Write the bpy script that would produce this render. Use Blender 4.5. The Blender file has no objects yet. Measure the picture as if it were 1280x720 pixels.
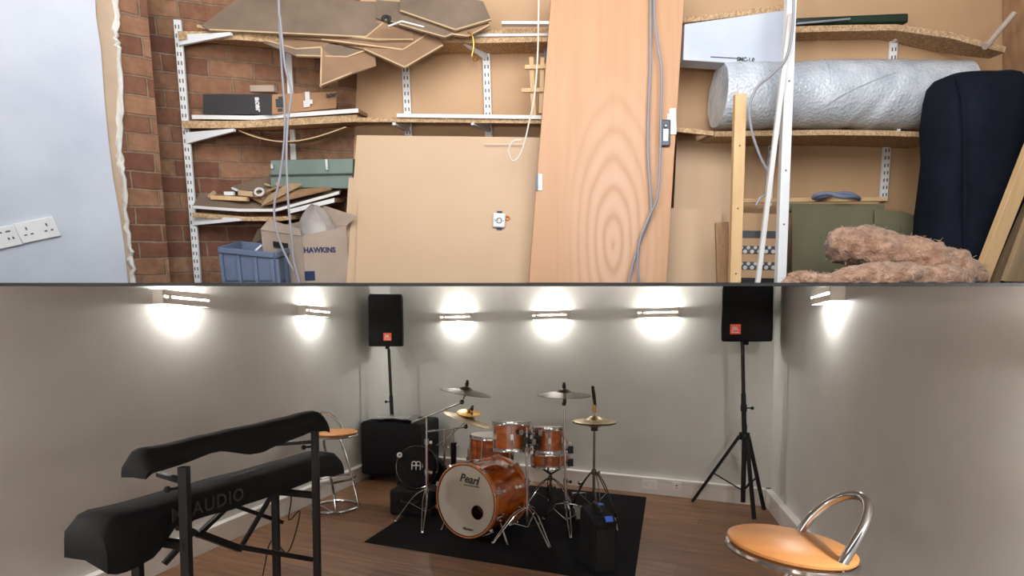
import bpy, bmesh, math, random
from mathutils import Vector, Matrix, noise as mnoise
random.seed(7)
C = bpy.context.scene.collection
sc = bpy.context.scene
V = Vector
# ------------------------------------------------------------------ camera frame
F = 720.0; PPX = 640.0; PPY = 468.0; PITCH = math.radians(3.0); EYE = V((0, 0, 1.5))
TILT = math.radians(10.0)                      # the storeroom floor slopes: its whole shell is pitched by this much
ROOM_UP = Matrix.Translation(EYE) @ Matrix.Rotation(TILT, 4, 'X')
ROOM_LOW = Matrix.Identity(4)
ROOM = ROOM_LOW
cp, sp = math.cos(PITCH), math.sin(PITCH)

def ray(px, py):
    xc = (px - PPX) / F; yc = -(py - PPY) / F
    return V((xc, cp + yc * sp, -sp + yc * cp))
def W(px, py, Y):                              # point of the music room at depth Y
    d = ray(px, py); return EYE + d * (Y / d.y)
def G(px, py, z=0.0):                          # point on the music room floor
    d = ray(px, py); return EYE + d * ((z - EYE.z) / d.z)
RI = Matrix.Rotation(-TILT, 3, 'X')
def U(px, py, Y):                              # point of the storeroom (its own frame) at depth Y
    d = RI @ ray(px, py); return d * (Y / d.y)
DECK_PY = 355.0; FLOOR_PY = 353.8
KD = U(640, FLOOR_PY, 1.0).z                    # storeroom floor: z = KD * y in its frame
KW = W(640, DECK_PY + 1.0, 1.0).z - EYE.z      # underside seen from the music room
def deck_z(y): return EYE.z + KW * y

# ------------------------------------------------------------------ materials
def lin(c):
    r = []
    for v in c[:3]:
        v = v / 255.0
        r.append(v / 12.92 if v <= 0.04045 else ((v + 0.055) / 1.055) ** 2.4)
    return (r[0], r[1], r[2], 1.0)
def newmat(name):
    m = bpy.data.materials.new(name); m.use_nodes = True
    nt = m.node_tree; b = nt.nodes['Principled BSDF']
    return m, nt, b
def coords(nt, stretch=(1, 1, 1), rot=(0, 0, 0)):
    tc = nt.nodes.new('ShaderNodeTexCoord'); mp = nt.nodes.new('ShaderNodeMapping')
    mp.inputs['Scale'].default_value = stretch; mp.inputs['Rotation'].default_value = rot
    nt.links.new(tc.outputs['Object'], mp.inputs['Vector']); return mp.outputs['Vector']
def ramp(nt, fac, stops):
    r = nt.nodes.new('ShaderNodeValToRGB'); e = r.color_ramp.elements
    while len(e) < len(stops): e.new(0.5)
    for k, (p, c) in enumerate(stops): e[k].position = p; e[k].color = lin(c)
    nt.links.new(fac, r.inputs['Fac']); return r.outputs['Color']
def mat(name, c1, c2=None, scale=8, rough=0.6, metal=0.0, bump=0.0, bscale=None, stretch=(1, 1, 1), detail=5, spec=0.5, coat=0.0, sheen=0.0, trans=0.0):
    m, nt, b = newmat(name)
    b.inputs['Roughness'].default_value = rough; b.inputs['Metallic'].default_value = metal
    b.inputs['Specular IOR Level'].default_value = spec
    b.inputs['Coat Weight'].default_value = coat; b.inputs['Coat Roughness'].default_value = 0.08
    b.inputs['Sheen Weight'].default_value = sheen; b.inputs['Transmission Weight'].default_value = trans
    vec = coords(nt, stretch)
    n = nt.nodes.new('ShaderNodeTexNoise'); n.inputs['Scale'].default_value = scale; n.inputs['Detail'].default_value = detail
    nt.links.new(vec, n.inputs['Vector'])
    if c2 is None: c2 = tuple(min(255, v * 1.06 + 2) for v in c1)
    col = ramp(nt, n.outputs['Fac'], [(0.3, c1), (0.7, c2)])
    nt.links.new(col, b.inputs['Base Color'])
    if bump > 0:
        n2 = nt.nodes.new('ShaderNodeTexNoise'); n2.inputs['Scale'].default_value = bscale or scale * 6; n2.inputs['Detail'].default_value = 6
        nt.links.new(vec, n2.inputs['Vector'])
        bp = nt.nodes.new('ShaderNodeBump'); bp.inputs['Strength'].default_value = bump; bp.inputs['Distance'].default_value = 0.01
        nt.links.new(n2.outputs['Fac'], bp.inputs['Height']); nt.links.new(bp.outputs['Normal'], b.inputs['Normal'])
    return m
def emis(name, c, s):
    m, nt, b = newmat(name); b.inputs['Emission Color'].default_value = lin(c); b.inputs['Emission Strength'].default_value = s
    b.inputs['Base Color'].default_value = lin(c); return m

def brick_mat():
    m, nt, b = newmat('red brickwork'); b.inputs['Roughness'].default_value = 0.9
    tc = nt.nodes.new('ShaderNodeTexCoord'); sx = nt.nodes.new('ShaderNodeSeparateXYZ'); cx = nt.nodes.new('ShaderNodeCombineXYZ')
    nt.links.new(tc.outputs['Object'], sx.inputs[0])
    wob = nt.nodes.new('ShaderNodeTexNoise'); wob.inputs['Scale'].default_value = 9; wob.inputs['Detail'].default_value = 3
    nt.links.new(tc.outputs['Object'], wob.inputs['Vector'])
    nt.links.new(sx.outputs['X'], cx.inputs['X']); nt.links.new(sx.outputs['Z'], cx.inputs['Y'])
    mixv = nt.nodes.new('ShaderNodeVectorMath'); mixv.operation = 'MULTIPLY_ADD'
    nt.links.new(wob.outputs['Color'], mixv.inputs[0]); mixv.inputs[1].default_value = (0.016, 0.016, 0); nt.links.new(cx.outputs[0], mixv.inputs[2])
    br = nt.nodes.new('ShaderNodeTexBrick'); br.inputs['Scale'].default_value = 1.0
    br.inputs['Brick Width'].default_value = 0.2; br.inputs['Row Height'].default_value = 0.078
    br.inputs['Mortar Size'].default_value = 0.0055; br.inputs['Mortar Smooth'].default_value = 0.35; br.inputs['Bias'].default_value = -0.1
    br.inputs['Color1'].default_value = lin((124, 82, 64)); br.inputs['Color2'].default_value = lin((176, 136, 106)); br.inputs['Mortar'].default_value = lin((150, 126, 106))
    nt.links.new(mixv.outputs[0], br.inputs['Vector'])
    n = nt.nodes.new('ShaderNodeTexNoise'); n.inputs['Scale'].default_value = 22; n.inputs['Detail'].default_value = 8; n.inputs['Roughness'].default_value = 0.7
    nt.links.new(tc.outputs['Object'], n.inputs['Vector'])
    rc = ramp(nt, n.outputs['Fac'], [(0.25, (170, 152, 142)), (0.75, (255, 250, 240))])
    mx = nt.nodes.new('ShaderNodeMix'); mx.data_type = 'RGBA'; mx.blend_type = 'MULTIPLY'; mx.inputs['Factor'].default_value = 0.85
    nt.links.new(br.outputs['Color'], mx.inputs['A']); nt.links.new(rc, mx.inputs['B']); nt.links.new(mx.outputs['Result'], b.inputs['Base Color'])
    ad = nt.nodes.new('ShaderNodeMath'); ad.operation = 'MULTIPLY_ADD'; ad.inputs[1].default_value = 0.35
    inv = nt.nodes.new('ShaderNodeMath'); inv.operation = 'SUBTRACT'; inv.inputs[0].default_value = 1.0; nt.links.new(br.outputs['Fac'], inv.inputs[1])
    nt.links.new(n.outputs['Fac'], ad.inputs[0]); nt.links.new(inv.outputs[0], ad.inputs[2])
    bp = nt.nodes.new('ShaderNodeBump'); bp.inputs['Strength'].default_value = 0.9; bp.inputs['Distance'].default_value = 0.012
    nt.links.new(ad.outputs[0], bp.inputs['Height']); nt.links.new(bp.outputs['Normal'], b.inputs['Normal'])
    return m
def plank_floor_mat():
    m, nt, b = newmat('oak laminate'); b.inputs['Roughness'].default_value = 0.42
    tc = nt.nodes.new('ShaderNodeTexCoord'); mp = nt.nodes.new('ShaderNodeMapping'); mp.inputs['Rotation'].default_value = (0, 0, math.radians(25))
    nt.links.new(tc.outputs['Object'], mp.inputs['Vector'])
    br = nt.nodes.new('ShaderNodeTexBrick'); br.inputs['Scale'].default_value = 1; br.inputs['Brick Width'].default_value = 1.2; br.inputs['Row Height'].default_value = 0.19
    br.inputs['Mortar Size'].default_value = 0.0016; br.inputs['Color1'].default_value = lin((122, 86, 60)); br.inputs['Color2'].default_value = lin((146, 106, 76)); br.inputs['Mortar'].default_value = lin((62, 40, 26))
    nt.links.new(mp.outputs[0], br.inputs['Vector'])
    mp2 = nt.nodes.new('ShaderNodeMapping'); mp2.inputs['Scale'].default_value = (2.2, 26, 1); nt.links.new(mp.outputs[0], mp2.inputs['Vector'])
    n = nt.nodes.new('ShaderNodeTexNoise'); n.inputs['Scale'].default_value = 1; n.inputs['Detail'].default_value = 8; n.inputs['Distortion'].default_value = 0.6
    nt.links.new(mp2.outputs[0], n.inputs['Vector'])
    rc = ramp(nt, n.outputs['Fac'], [(0.25, (150, 140, 130)), (0.7, (255, 255, 255))])
    mx = nt.nodes.new('ShaderNodeMix'); mx.data_type = 'RGBA'; mx.blend_type = 'MULTIPLY'; mx.inputs['Factor'].default_value = 0.9
    nt.links.new(br.outputs['Color'], mx.inputs['A']); nt.links.new(rc, mx.inputs['B']); nt.links.new(mx.outputs['Result'], b.inputs['Base Color'])
    return m
def door_mat():
    m, nt, b = newmat('plywood door veneer'); b.inputs['Roughness'].default_value = 0.55
    tc = nt.nodes.new('ShaderNodeTexCoord')
    # long straight figure
    mp = nt.nodes.new('ShaderNodeMapping'); mp.inputs['Scale'].default_value = (16, 1, 1.1); nt.links.new(tc.outputs['Object'], mp.inputs['Vector'])
    n = nt.nodes.new('ShaderNodeTexNoise'); n.inputs['Scale'].default_value = 1.3; n.inputs['Detail'].default_value = 7; n.inputs['Distortion'].default_value = 0.5
    nt.links.new(mp.outputs[0], n.inputs['Vector'])
    # cathedral rings low on the leaf
    mp2 = nt.nodes.new('ShaderNodeMapping'); mp2.inputs['Location'].default_value = (-0.40, 0, -0.30); mp2.inputs['Scale'].default_value = (5.5, 0.01, 1.7); nt.links.new(tc.outputs['Object'], mp2.inputs['Vector'])
    wv = nt.nodes.new('ShaderNodeTexWave'); wv.wave_type = 'RINGS'; wv.rings_direction = 'SPHERICAL'; wv.inputs['Scale'].default_value = 1.35; wv.inputs['Distortion'].default_value = 4.2
    wv.inputs['Detail'].default_value = 2.5; wv.inputs['Detail Scale'].default_value = 0.7
    nt.links.new(mp2.outputs[0], wv.inputs['Vector'])
    ln = nt.nodes.new('ShaderNodeVectorMath'); ln.operation = 'LENGTH'; nt.links.new(mp2.outputs[0], ln.inputs[0])
    fade = nt.nodes.new('ShaderNodeMapRange'); fade.inputs['From Min'].default_value = 0.45; fade.inputs['From Max'].default_value = 1.5; fade.inputs['To Min'].default_value = 0.75; fade.inputs['To Max'].default_value = 0.0
    nt.links.new(ln.outputs['Value'], fade.inputs['Value'])
    c1 = ramp(nt, n.outputs['Fac'], [(0.2, (192, 144, 106)), (0.5, (198, 150, 112)), (0.8, (204, 158, 122))])
    c2 = ramp(nt, wv.outputs['Fac'], [(0.0, (192, 146, 114)), (0.3, (207, 164, 134)), (1.0, (214, 174, 146))])
    mx = nt.nodes.new('ShaderNodeMix'); mx.data_type = 'RGBA'
    nt.links.new(fade.outputs[0], mx.inputs['Factor']); nt.links.new(c1, mx.inputs['A']); nt.links.new(c2, mx.inputs['B']); nt.links.new(mx.outputs['Result'], b.inputs['Base Color'])
    return m
def bubble_mat():
    m, nt, b = newmat('bubble wrap film'); b.inputs['Roughness'].default_value = 0.22; b.inputs['Specular IOR Level'].default_value = 0.8
    vec = coords(nt)
    vo = nt.nodes.new('ShaderNodeTexVoronoi'); vo.inputs['Scale'].default_value = 75; nt.links.new(vec, vo.inputs['Vector'])
    n = nt.nodes.new('ShaderNodeTexNoise'); n.inputs['Scale'].default_value = 9; n.inputs['Detail'].default_value = 5; nt.links.new(vec, n.inputs['Vector'])
    nt.links.new(ramp(nt, n.outputs['Fac'], [(0.3, (176, 182, 190)), (0.7, (214, 218, 224))]), b.inputs['Base Color'])
    bp = nt.nodes.new('ShaderNodeBump'); bp.inputs['Strength'].default_value = 0.55; bp.inputs['Distance'].default_value = 0.006
    nt.links.new(vo.outputs['Distance'], bp.inputs['Height']); nt.links.new(bp.outputs['Normal'], b.inputs['Normal'])
    return m
def chip_mat():
    m, nt, b = newmat('chipboard'); b.inputs['Roughness'].default_value = 0.85
    vec = coords(nt)
    vo = nt.nodes.new('ShaderNodeTexVoronoi'); vo.inputs['Scale'].default_value = 150; nt.links.new(vec, vo.inputs['Vector'])
    nt.links.new(ramp(nt, vo.outputs['Color'], [(0.1, (150, 118, 84)), (0.5, (184, 150, 112)), (0.9, (206, 176, 138))]), b.inputs['Base Color'])
    return m
def sunburst_mat():
    m, nt, b = newmat('amber burst lacquer'); b.inputs['Roughness'].default_value = 0.22
    b.inputs['Coat Weight'].default_value = 1.0; b.inputs['Coat Roughness'].default_value = 0.05
    vec = coords(nt, (6, 6, 22))
    n = nt.nodes.new('ShaderNodeTexNoise'); n.inputs['Scale'].default_value = 1.0; n.inputs['Detail'].default_value = 6; n.inputs['Distortion'].default_value = 0.8; nt.links.new(vec, n.inputs['Vector'])
    nt.links.new(ramp(nt, n.outputs['Fac'], [(0.25, (122, 44, 5)), (0.55, (172, 80, 14)), (0.8, (204, 112, 28))]), b.inputs['Base Color'])
    return m

M = dict(
    brick=brick_mat(), floor=plank_floor_mat(), door=door_mat(), bubble=bubble_mat(), chip=chip_mat(), burst=sunburst_mat(),
    white_wall=mat('old white paint', (186, 192, 206), (206, 210, 220), 3, 0.7, bump=0.05, bscale=30),
    plasterboard=mat('plasterboard paper', (176, 152, 130), (194, 170, 146), 6, 0.9),
    torn=mat('torn plaster', (226, 222, 214), (246, 243, 236), 20, 0.9, bump=0.5, bscale=60),
    hardboard=mat('tan hardboard', (188, 150, 112), (200, 164, 126), 1.6, 0.65, detail=3),
    hardboard2=mat('pale hardboard', (196, 164, 130), (206, 174, 142), 1.3, 0.6, detail=3),
    cardboard=mat('brown cardboard', (134, 104, 80), (158, 124, 94), 5, 0.85),
    card_grey=mat('grey board', (112, 94, 78), (138, 118, 100), 5, 0.85),
    card_edge=mat('pale board edge', (190, 160, 122), (210, 180, 140), 12, 0.85),
    tanbox=mat('tan carton', (160, 118, 84), (176, 132, 96), 5, 0.85),
    carton=mat('grey brown carton', (166, 146, 130), (186, 166, 150), 5, 0.85),
    black_print=mat('dark print', (38, 37, 38), (48, 46, 46), 8, 0.6),
    blue_print=mat('navy print', (34, 48, 84), None, 8, 0.7),
    white=mat('white enamel', (226, 226, 226), (236, 236, 236), 6, 0.4),
    white_edge=mat('white melamine', (214, 210, 206), (228, 224, 220), 6, 0.5),
    slot=mat('slot shade', (96, 88, 80), None, 8, 0.8),
    pine=mat('pale pine', (206, 166, 116), (224, 188, 140), 3, 0.6, stretch=(8, 8, 1)),
    pine2=mat('weathered board', (150, 124, 92), (176, 150, 116), 3, 0.8, stretch=(8, 8, 1)),
    oldwood=mat('worn dark wood', (140, 106, 76), (170, 132, 98), 4, 0.8, stretch=(8, 8, 1)),
    grey_cable=mat('grey cable sheath', (138, 136, 142), None, 8, 0.45),
    white_cord=mat('white cord', (216, 204, 190), None, 8, 0.6),
    crate=mat('blue grey crate plastic', (94, 106, 130), (104, 117, 142), 5, 0.5),
    green_metal=mat('green grey enamel', (92, 108, 98), (104, 120, 108), 4, 0.45),
    olive=mat('olive board', (98, 95, 70), (116, 112, 84), 3, 0.85),
    insul=mat('pink glass fibre', (146, 106, 82), (204, 164, 136), 26, 0.95, bump=1.0, bscale=90, sheen=0.3),
    fibre=mat('loose glass fibre', (196, 152, 124), (226, 192, 166), 30, 0.8),
    navy=mat('navy nylon', (15, 19, 28), (22, 27, 38), 5, 0.9, bump=0.5, bscale=9, spec=0.15),
    dark_steel=mat('dark steel', (74, 76, 82), (88, 90, 96), 10, 0.45, 0.5),
    steel=mat('galvanised steel', (190, 192, 196), None, 10, 0.35, 0.8),
    brass=mat('brass', (196, 146, 74), None, 10, 0.35, 0.9),
    bag_grey=mat('grey plastic bag', (150, 140, 136), (176, 166, 160), 8, 0.5, bump=0.3, bscale=20),
    blue_bottle=mat('blue bottle', (20, 92, 190), (26, 104, 205), 5, 0.3),
    dark_green=mat('dark green plastic', (22, 38, 28), (34, 52, 38), 9, 0.5),
    knot=mat('black paint', (18, 18, 20), None, 8, 0.6),
    hose=mat('blue grey hose', (112, 120, 140), None, 8, 0.45),
    deck=mat('dark floor board', (30, 30, 32), (40, 40, 42), 5, 0.8),
    ceil_white=mat('white ceiling paint', (222, 220, 216), None, 3, 0.8),
    paint=mat('warm white emulsion', (195, 194, 188), (202, 201, 195), 2.5, 0.75, bump=0.06, bscale=55),
    trim=mat('white satin trim', (214, 210, 204), None, 3, 0.4),
    lamp_body=mat('brushed nickel plaster', (206, 198, 188), None, 5, 0.45),
    glow=emis('lamp tube', (255, 246, 232), 7.0),
    black_fab=mat('black nylon cover', (8, 8, 9), (14, 14, 15), 9, 0.8, bump=0.35, bscale=16, spec=0.2),
    black_met=mat('black powder coat', (10, 10, 11), (15, 15, 16), 12, 0.5, spec=0.3),
    black_plas=mat('black plastic', (10, 10, 11), None, 10, 0.5, spec=0.3),
    rug=mat('black drum mat', (12, 12, 13), (18, 18, 19), 60, 1.0, bump=0.4, bscale=300, spec=0.1),
    chrome=mat('chrome', (205, 205, 208), None, 10, 0.1, 1.0),
    chrome_dark=mat('smoked chrome', (120, 118, 116), None, 10, 0.18, 1.0),
    seat=mat('beech seat', (200, 134, 74), (212, 148, 88), 3, 0.4, stretch=(1, 7, 1)),
    head=mat('drum head film', (176, 166, 152), (186, 176, 162), 3, 0.5),
    hoop_wood=mat('amber hoop lacquer', (176, 96, 44), (200, 120, 62), 6, 0.3, coat=0.6),
    cym=mat('bronze cymbal', (132, 116, 84), (156, 138, 100), 40, 0.38, 0.85, stretch=(1, 1, 1)),
    cym_dark=mat('dark bronze cymbal', (74, 66, 52), (96, 86, 68), 40, 0.42, 0.85),
    cym_gold=mat('golden splash', (206, 160, 84), None, 40, 0.25, 1.0),
    orange=mat('orange badge', (226, 82, 36), None, 8, 0.5),
    pale=mat('pale print', (214, 210, 206), None, 8, 0.6),
    dim_print=mat('dull grey print', (36, 35, 35), None, 8, 0.7),
    blue_badge=mat('blue badge', (48, 98, 200), None, 8, 0.5),
    silver_bag=mat('silver plastic wrap', (150, 150, 152), (196, 196, 198), 14, 0.25, 0.6, bump=0.5, bscale=24),
    port=mat('dark drum interior', (44, 30, 22), None, 8, 0.8),
    orange_ring=mat('copper ring', (214, 130, 60), None, 8, 0.5),
)

# ------------------------------------------------------------------ mesh builder
class MB:
    def __init__(s): s.v = []; s.f = []
    def add(s, vs, fs):
        b = len(s.v); s.v.extend(V(p) for p in vs); s.f.extend(tuple(i + b for i in f) for f in fs); return s
    def box(s, c, size, R=None):
        c = V(c); x, y, z = size[0] / 2, size[1] / 2, size[2] / 2
        ps = [V((a * x, b * y, d * z)) for d in (-1, 1) for b in (-1, 1) for a in (-1, 1)]
        if R is not None: ps = [R @ p for p in ps]
        return s.add([c + p for p in ps], [(0, 2, 3, 1), (4, 5, 7, 6), (0, 1, 5, 4), (2, 6, 7, 3), (0, 4, 6, 2), (1, 3, 7, 5)])
    def beam(s, p0, p1, w, h, up=(0, 0, 1)):
        p0, p1 = V(p0), V(p1); d = (p1 - p0); L = d.length; d.normalize(); up = V(up)
        x = d.cross(up)
        if x.length < 1e-4: x = d.cross(V((0, 1, 0)))
        x.normalize(); y = x.cross(d)
        R = Matrix((x, d, y)).transposed()
        return s.box((p0 + p1) / 2, (w, L, h), R)
    def prism(s, poly, vec):
        poly = [V(p) for p in poly]; vec = V(vec); n = len(poly)
        fs = [tuple(range(n)), tuple(range(2 * n - 1, n - 1, -1))] + [(i, i + n, (i + 1) % n + n, (i + 1) % n) for i in range(n)]
        return s.add(poly + [p + vec for p in poly], fs)
    def loft(s, rings, cap=True, closed=True):
        n = len(rings[0]); vs = [p for r in rings for p in r]; fs = []
        for k in range(len(rings) - 1):
            for i in range(n if closed else n - 1):
                j = (i + 1) % n
                fs.append((k * n + i, k * n + j, (k + 1) * n + j, (k + 1) * n + i))
        if cap and closed:
            fs.append(tuple(range(n - 1, -1, -1))); fs.append(tuple((len(rings) - 1) * n + i for i in range(n)))
        return s.add(vs, fs)
    def tube(s, pts, r, n=8, closed=False):
        pts = [V(p) for p in pts]; m = len(pts); rings = []; prev = None
        rr = r if isinstance(r, (list, tuple)) else [r] * m
        for k in range(m):
            if closed: t = pts[(k + 1) % m] - pts[k - 1]
            else: t = pts[min(k + 1, m - 1)] - pts[max(k - 1, 0)]
            if t.length < 1e-9: t = V((0, 0, 1))
            t.normalize()
            if prev is None:
                a = V((0, 0, 1)) if abs(t.z) < 0.9 else V((1, 0, 0)); x = t.cross(a)
            else: x = prev - t * prev.dot(t)
            x.normalize(); prev = x.copy(); y = t.cross(x)
            rings.append([pts[k] + (x * math.cos(2 * math.pi * i / n) + y * math.sin(2 * math.pi * i / n)) * rr[k] for i in range(n)])
        if closed:
            rings.append(rings[0][:]); return s.loft(rings, cap=False)
        return s.loft(rings)
    def lathe(s, prof, Mx=None, n=32, close=False):
        rings = []
        for r, z in prof:
            ring = [V((max(r, 1e-5) * math.cos(2 * math.pi * i / n), max(r, 1e-5) * math.sin(2 * math.pi * i / n), z)) for i in range(n)]
            rings.append([Mx @ p for p in ring] if Mx is not None else ring)
        if close: rings.append(rings[0]); return s.loft(rings, cap=False)
        return s.loft(rings)
    def cyl(s, p0, p1, r, n=16, r2=None):
        return s.tube([p0, p1], [r, r if r2 is None else r2], n)
    def ball(s, c, r, n=12):
        c = V(c); rx = r if isinstance(r, (tuple, list, Vector)) else (r, r, r)
        rings = []
        for k in range(n // 2 + 1):
            a = math.pi * k / (n // 2); sr = max(math.sin(a), 1e-3)
            rings.append([c + V((rx[0] * sr * math.cos(2 * math.pi * i / n), rx[1] * sr * math.sin(2 * math.pi * i / n), -rx[2] * math.cos(a))) for i in range(n)])
        return s.loft(rings)
    def torus(s, R, r, Mx, n=40, m=8):
        pts = [Mx @ V((R * math.cos(2 * math.pi * i / n), R * math.sin(2 * math.pi * i / n), 0)) for i in range(n)]
        return s.tube(pts, r, m, closed=True)
    def text(s, body, size, Mx, shear=0.0, ext=0.001, bold=0.0, space=1.0):
        cu = bpy.data.curves.new('t', 'FONT'); cu.body = body; cu.size = size; cu.align_x = 'CENTER'; cu.align_y = 'CENTER'
        cu.extrude = ext; cu.shear = shear; cu.offset = bold; cu.resolution_u = 3; cu.space_character = space
        o = bpy.data.objects.new('t', cu); C.objects.link(o); bpy.context.view_layer.update()
        dg = bpy.context.evaluated_depsgraph_get(); me = bpy.data.meshes.new_from_object(o.evaluated_get(dg))
        vs = [Mx @ v.co for v in me.vertices]; fs = [tuple(p.vertices) for p in me.polygons]
        bpy.data.objects.remove(o); bpy.data.curves.remove(cu); bpy.data.meshes.remove(me)
        return s.add(vs, fs)

def smoothp(pts, k=6):                         # Catmull-Rom through points
    pts = [V(p) for p in pts]; out = []
    for i in range(len(pts) - 1):
        p0 = pts[max(i - 1, 0)]; p1 = pts[i]; p2 = pts[i + 1]; p3 = pts[min(i + 2, len(pts) - 1)]
        for j in range(k):
            t = j / k
            out.append(0.5 * ((2 * p1) + (p2 - p0) * t + (2 * p0 - 5 * p1 + 4 * p2 - p3) * t * t + (3 * p1 - p0 - 3 * p2 + p3) * t ** 3))
    out.append(pts[-1]); return out
def axis_m(c, z, x=None):                      # matrix whose local +Z is z
    z = V(z).normalized(); up = V((0, 0, 1)) if abs(z.z) < 0.95 else V((0, 1, 0))
    if x is None: x = up.cross(z)
    x = V(x); x = (x - z * x.dot(z)).normalized(); y = z.cross(x)
    m = Matrix((x, y, z)).transposed().to_4x4(); m.translation = V(c); return m

# ------------------------------------------------------------------ linking
def obj(name, mb, m, parent=None, bevel=0.0, smooth=35, frame=None, label=None, local=False):
    """Link mb as ONE mesh object. Geometry is given in the room's frame unless local."""
    me = bpy.data.meshes.new(name); o = bpy.data.objects.new(name, me); C.objects.link(o)
    if ROOM is ROOM_UP and not name.startswith(('wall', 'trim')) and not local:
        mb.v = [V((p.x, p.y, max(p.z, KD * p.y + .001))) for p in mb.v]
    if parent is not None:
        o.parent = parent
        inv = FR[parent.name].inverted()
        FR[o.name] = FR[parent.name]
        vs = mb.v if local else [inv @ p for p in mb.v]
    else:
        if frame is None:
            lo = [min(p[i] for p in mb.v) for i in range(3)]; hi = [max(p[i] for p in mb.v) for i in range(3)]
            frame = Matrix.Translation(((lo[0] + hi[0]) / 2, (lo[1] + hi[1]) / 2, lo[2]))
        FR[o.name] = frame; o.matrix_basis = ROOM @ frame; inv = frame.inverted(); vs = [inv @ p for p in mb.v]
    me.from_pydata([tuple(p) for p in vs], [], mb.f); me.validate()
    bm = bmesh.new(); bm.from_mesh(me); bmesh.ops.recalc_face_normals(bm, faces=bm.faces); bm.to_mesh(me); bm.free()
    if smooth:
        for p in me.polygons: p.use_smooth = True
        me.set_sharp_from_angle(angle=math.radians(smooth))
    me.materials.append(m)
    if bevel > 0:
        b = o.modifiers.new('edge', 'BEVEL'); b.width = bevel; b.segments = 2; b.limit_method = 'ANGLE'; b.angle_limit = math.radians(40)
    if label: o['label'] = label
    return o
FR = {}
def thing(name, label, cat, loc=(0, 0, 0), rotz=0.0, group=None):
    o = bpy.data.objects.new(name, None); C.objects.link(o); o.empty_display_size = 0.1
    fr = Matrix.Translation(V(loc)) @ Matrix.Rotation(rotz, 4, 'Z'); FR[o.name] = fr; o.matrix_basis = ROOM @ fr
    o['label'] = label; o['category'] = cat
    if group: o['group'] = group
    return o
def tag(o, label, cat, group=None, kind=None):
    o['label'] = label; o['category'] = cat
    if group: o['group'] = group
    if kind: o['kind'] = kind
    return o
def struct(name, mb, m, label, parent=None, frame=None, bevel=0):
    o = obj(name, mb, m, parent, bevel=bevel, frame=frame)
    if parent is None: o['kind'] = 'structure'; o['label'] = label; o['category'] = name.split('_')[0]
    return o
def copy_tree(o, parent=None):
    c = o.copy(); C.objects.link(c); c.parent = parent
    if o.name in FR: FR[c.name] = FR[o.name]
    for ch in list(o.children): copy_tree(ch, c)
    return c

# =====================================================================================================
#                                            MUSIC ROOM (below)
# =====================================================================================================
ROOM = ROOM_LOW
cL = G(490, 581); cR = G(963, 632)
dl = (G(300, 667) - cL).normalized(); dr = (G(995, 672) - cR).normalized(); dbk = (cR - cL).normalized()
def along(p, d, y): return p + d * ((y - p.y) / d.y)
YR = -1.0
eL = along(cL, dl, YR); eR = along(cR, dr, YR)
def wall(name, p0, p1, label, inward):
    a, b = V(p0), V(p1); n = V(inward); mb = MB(); pts = []
    K = 10; tops = []
    for k in range(K + 1):
        p = a.lerp(b, k / K); zt = max(deck_z(p.y), deck_z(1.3)) - 0.004
        tops.append(V((p.x, p.y, zt)))
    ang = math.atan2((b - a).y, (b - a).x)
    return struct(name, mb.prism([V((a.x, a.y, 0)), V((b.x, b.y, 0))] + tops[::-1], -n * 0.08), M['paint'], label, frame=Matrix.Translation(a) @ Matrix.Rotation(ang, 4, 'Z'))
nL = V((-dl.y, dl.x, 0)); nL = nL if nL.x > 0 else -nL
nR = V((-dr.y, dr.x, 0)); nR = nR if nR.x < 0 else -nR
nB = V((-dbk.y, dbk.x, 0)); nB = nB if nB.y < 0 else -nB
wall('wall_left', eL, cL, 'plain off-white wall of the music room behind the keyboards', nL)
wall('wall_back', cL, cR, 'plain off-white wall of the music room behind the drum kit', nB)
wall('wall_right', cR, eR, 'plain off-white wall of the music room beside the near bar stool', nR)
wall('wall_front', eL, eR, 'plain off-white wall of the music room behind the viewer', V((0, 1, 0)))
fb = MB(); fb.prism([V((eL.x - .1, eL.y - .1, -0.05)), V((eR.x + .1, eR.y - .1, -0.05)), V((cR.x + .2, cR.y + .1, -0.05)), V((cL.x - .1, cL.y + .15, -0.05))], (0, 0, 0.05))
struct('floor', fb, M['floor'], 'brown wood laminate floor of the music room', frame=Matrix.Identity(4))
# storey deck between the two rooms: ceiling below, sloping floor above
y0, y1 = 1.3, 7.5
zt = lambda y: EYE.z + (W(640, DECK_PY - 1.0, 1.0).z - EYE.z) * y
def deck(name, top, th, m, label):
    mb = MB(); o = [V((-4, y0, zt(y0) - top)), V((4, y0, zt(y0) - top)), V((4, y1, zt(y1) - top)), V((-4, y1, zt(y1) - top))]
    return struct(name, mb.prism(o, (0, 0, -th)), M[m], label, frame=Matrix.Translation((0, y0, zt(y0))))
fu = deck('floor_upper', 0.0, .0035, 'deck', 'thin dark sloping floor board of the storeroom')
mb = MB(); mb.box((0, y0 - .004, zt(y0) - .0034), (8, .008, .0068)); obj('nosing', mb, M['deck'], fu)
deck('ceiling', .0036, .0022, 'ceil_white', 'white painted sloping ceiling of the music room')
# trunking skirting
def skirting(name, a, b, n, label):
    a, b, n = V(a), V(b), V(n); mb = MB(); h, t = 0.165, 0.05
    prof = [(0, 0), (t, 0), (t, h - .035), (t + .006, h - .03), (t + .006, h - .004), (t, h), (0, h)]
    ra = [a + n * x + V((0, 0, z)) for x, z in prof]; rb = [b + n * x + V((0, 0, z)) for x, z in prof]
    return struct(name, mb.loft([ra, rb]), M['trim'], label)
skirting('baseboard_left', along(cL, dl, 0.5), cL + nL * 0.0, nL, 'deep white trunking skirting along the wall behind the keyboards')
skirting('baseboard_back', cL, cR, nB, 'deep white trunking skirting along the wall behind the drum kit')
skirting('baseboard_right', cR, along(cR, dr, 0.5), nR, 'deep white trunking skirting along the wall by the near bar stool')

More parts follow.
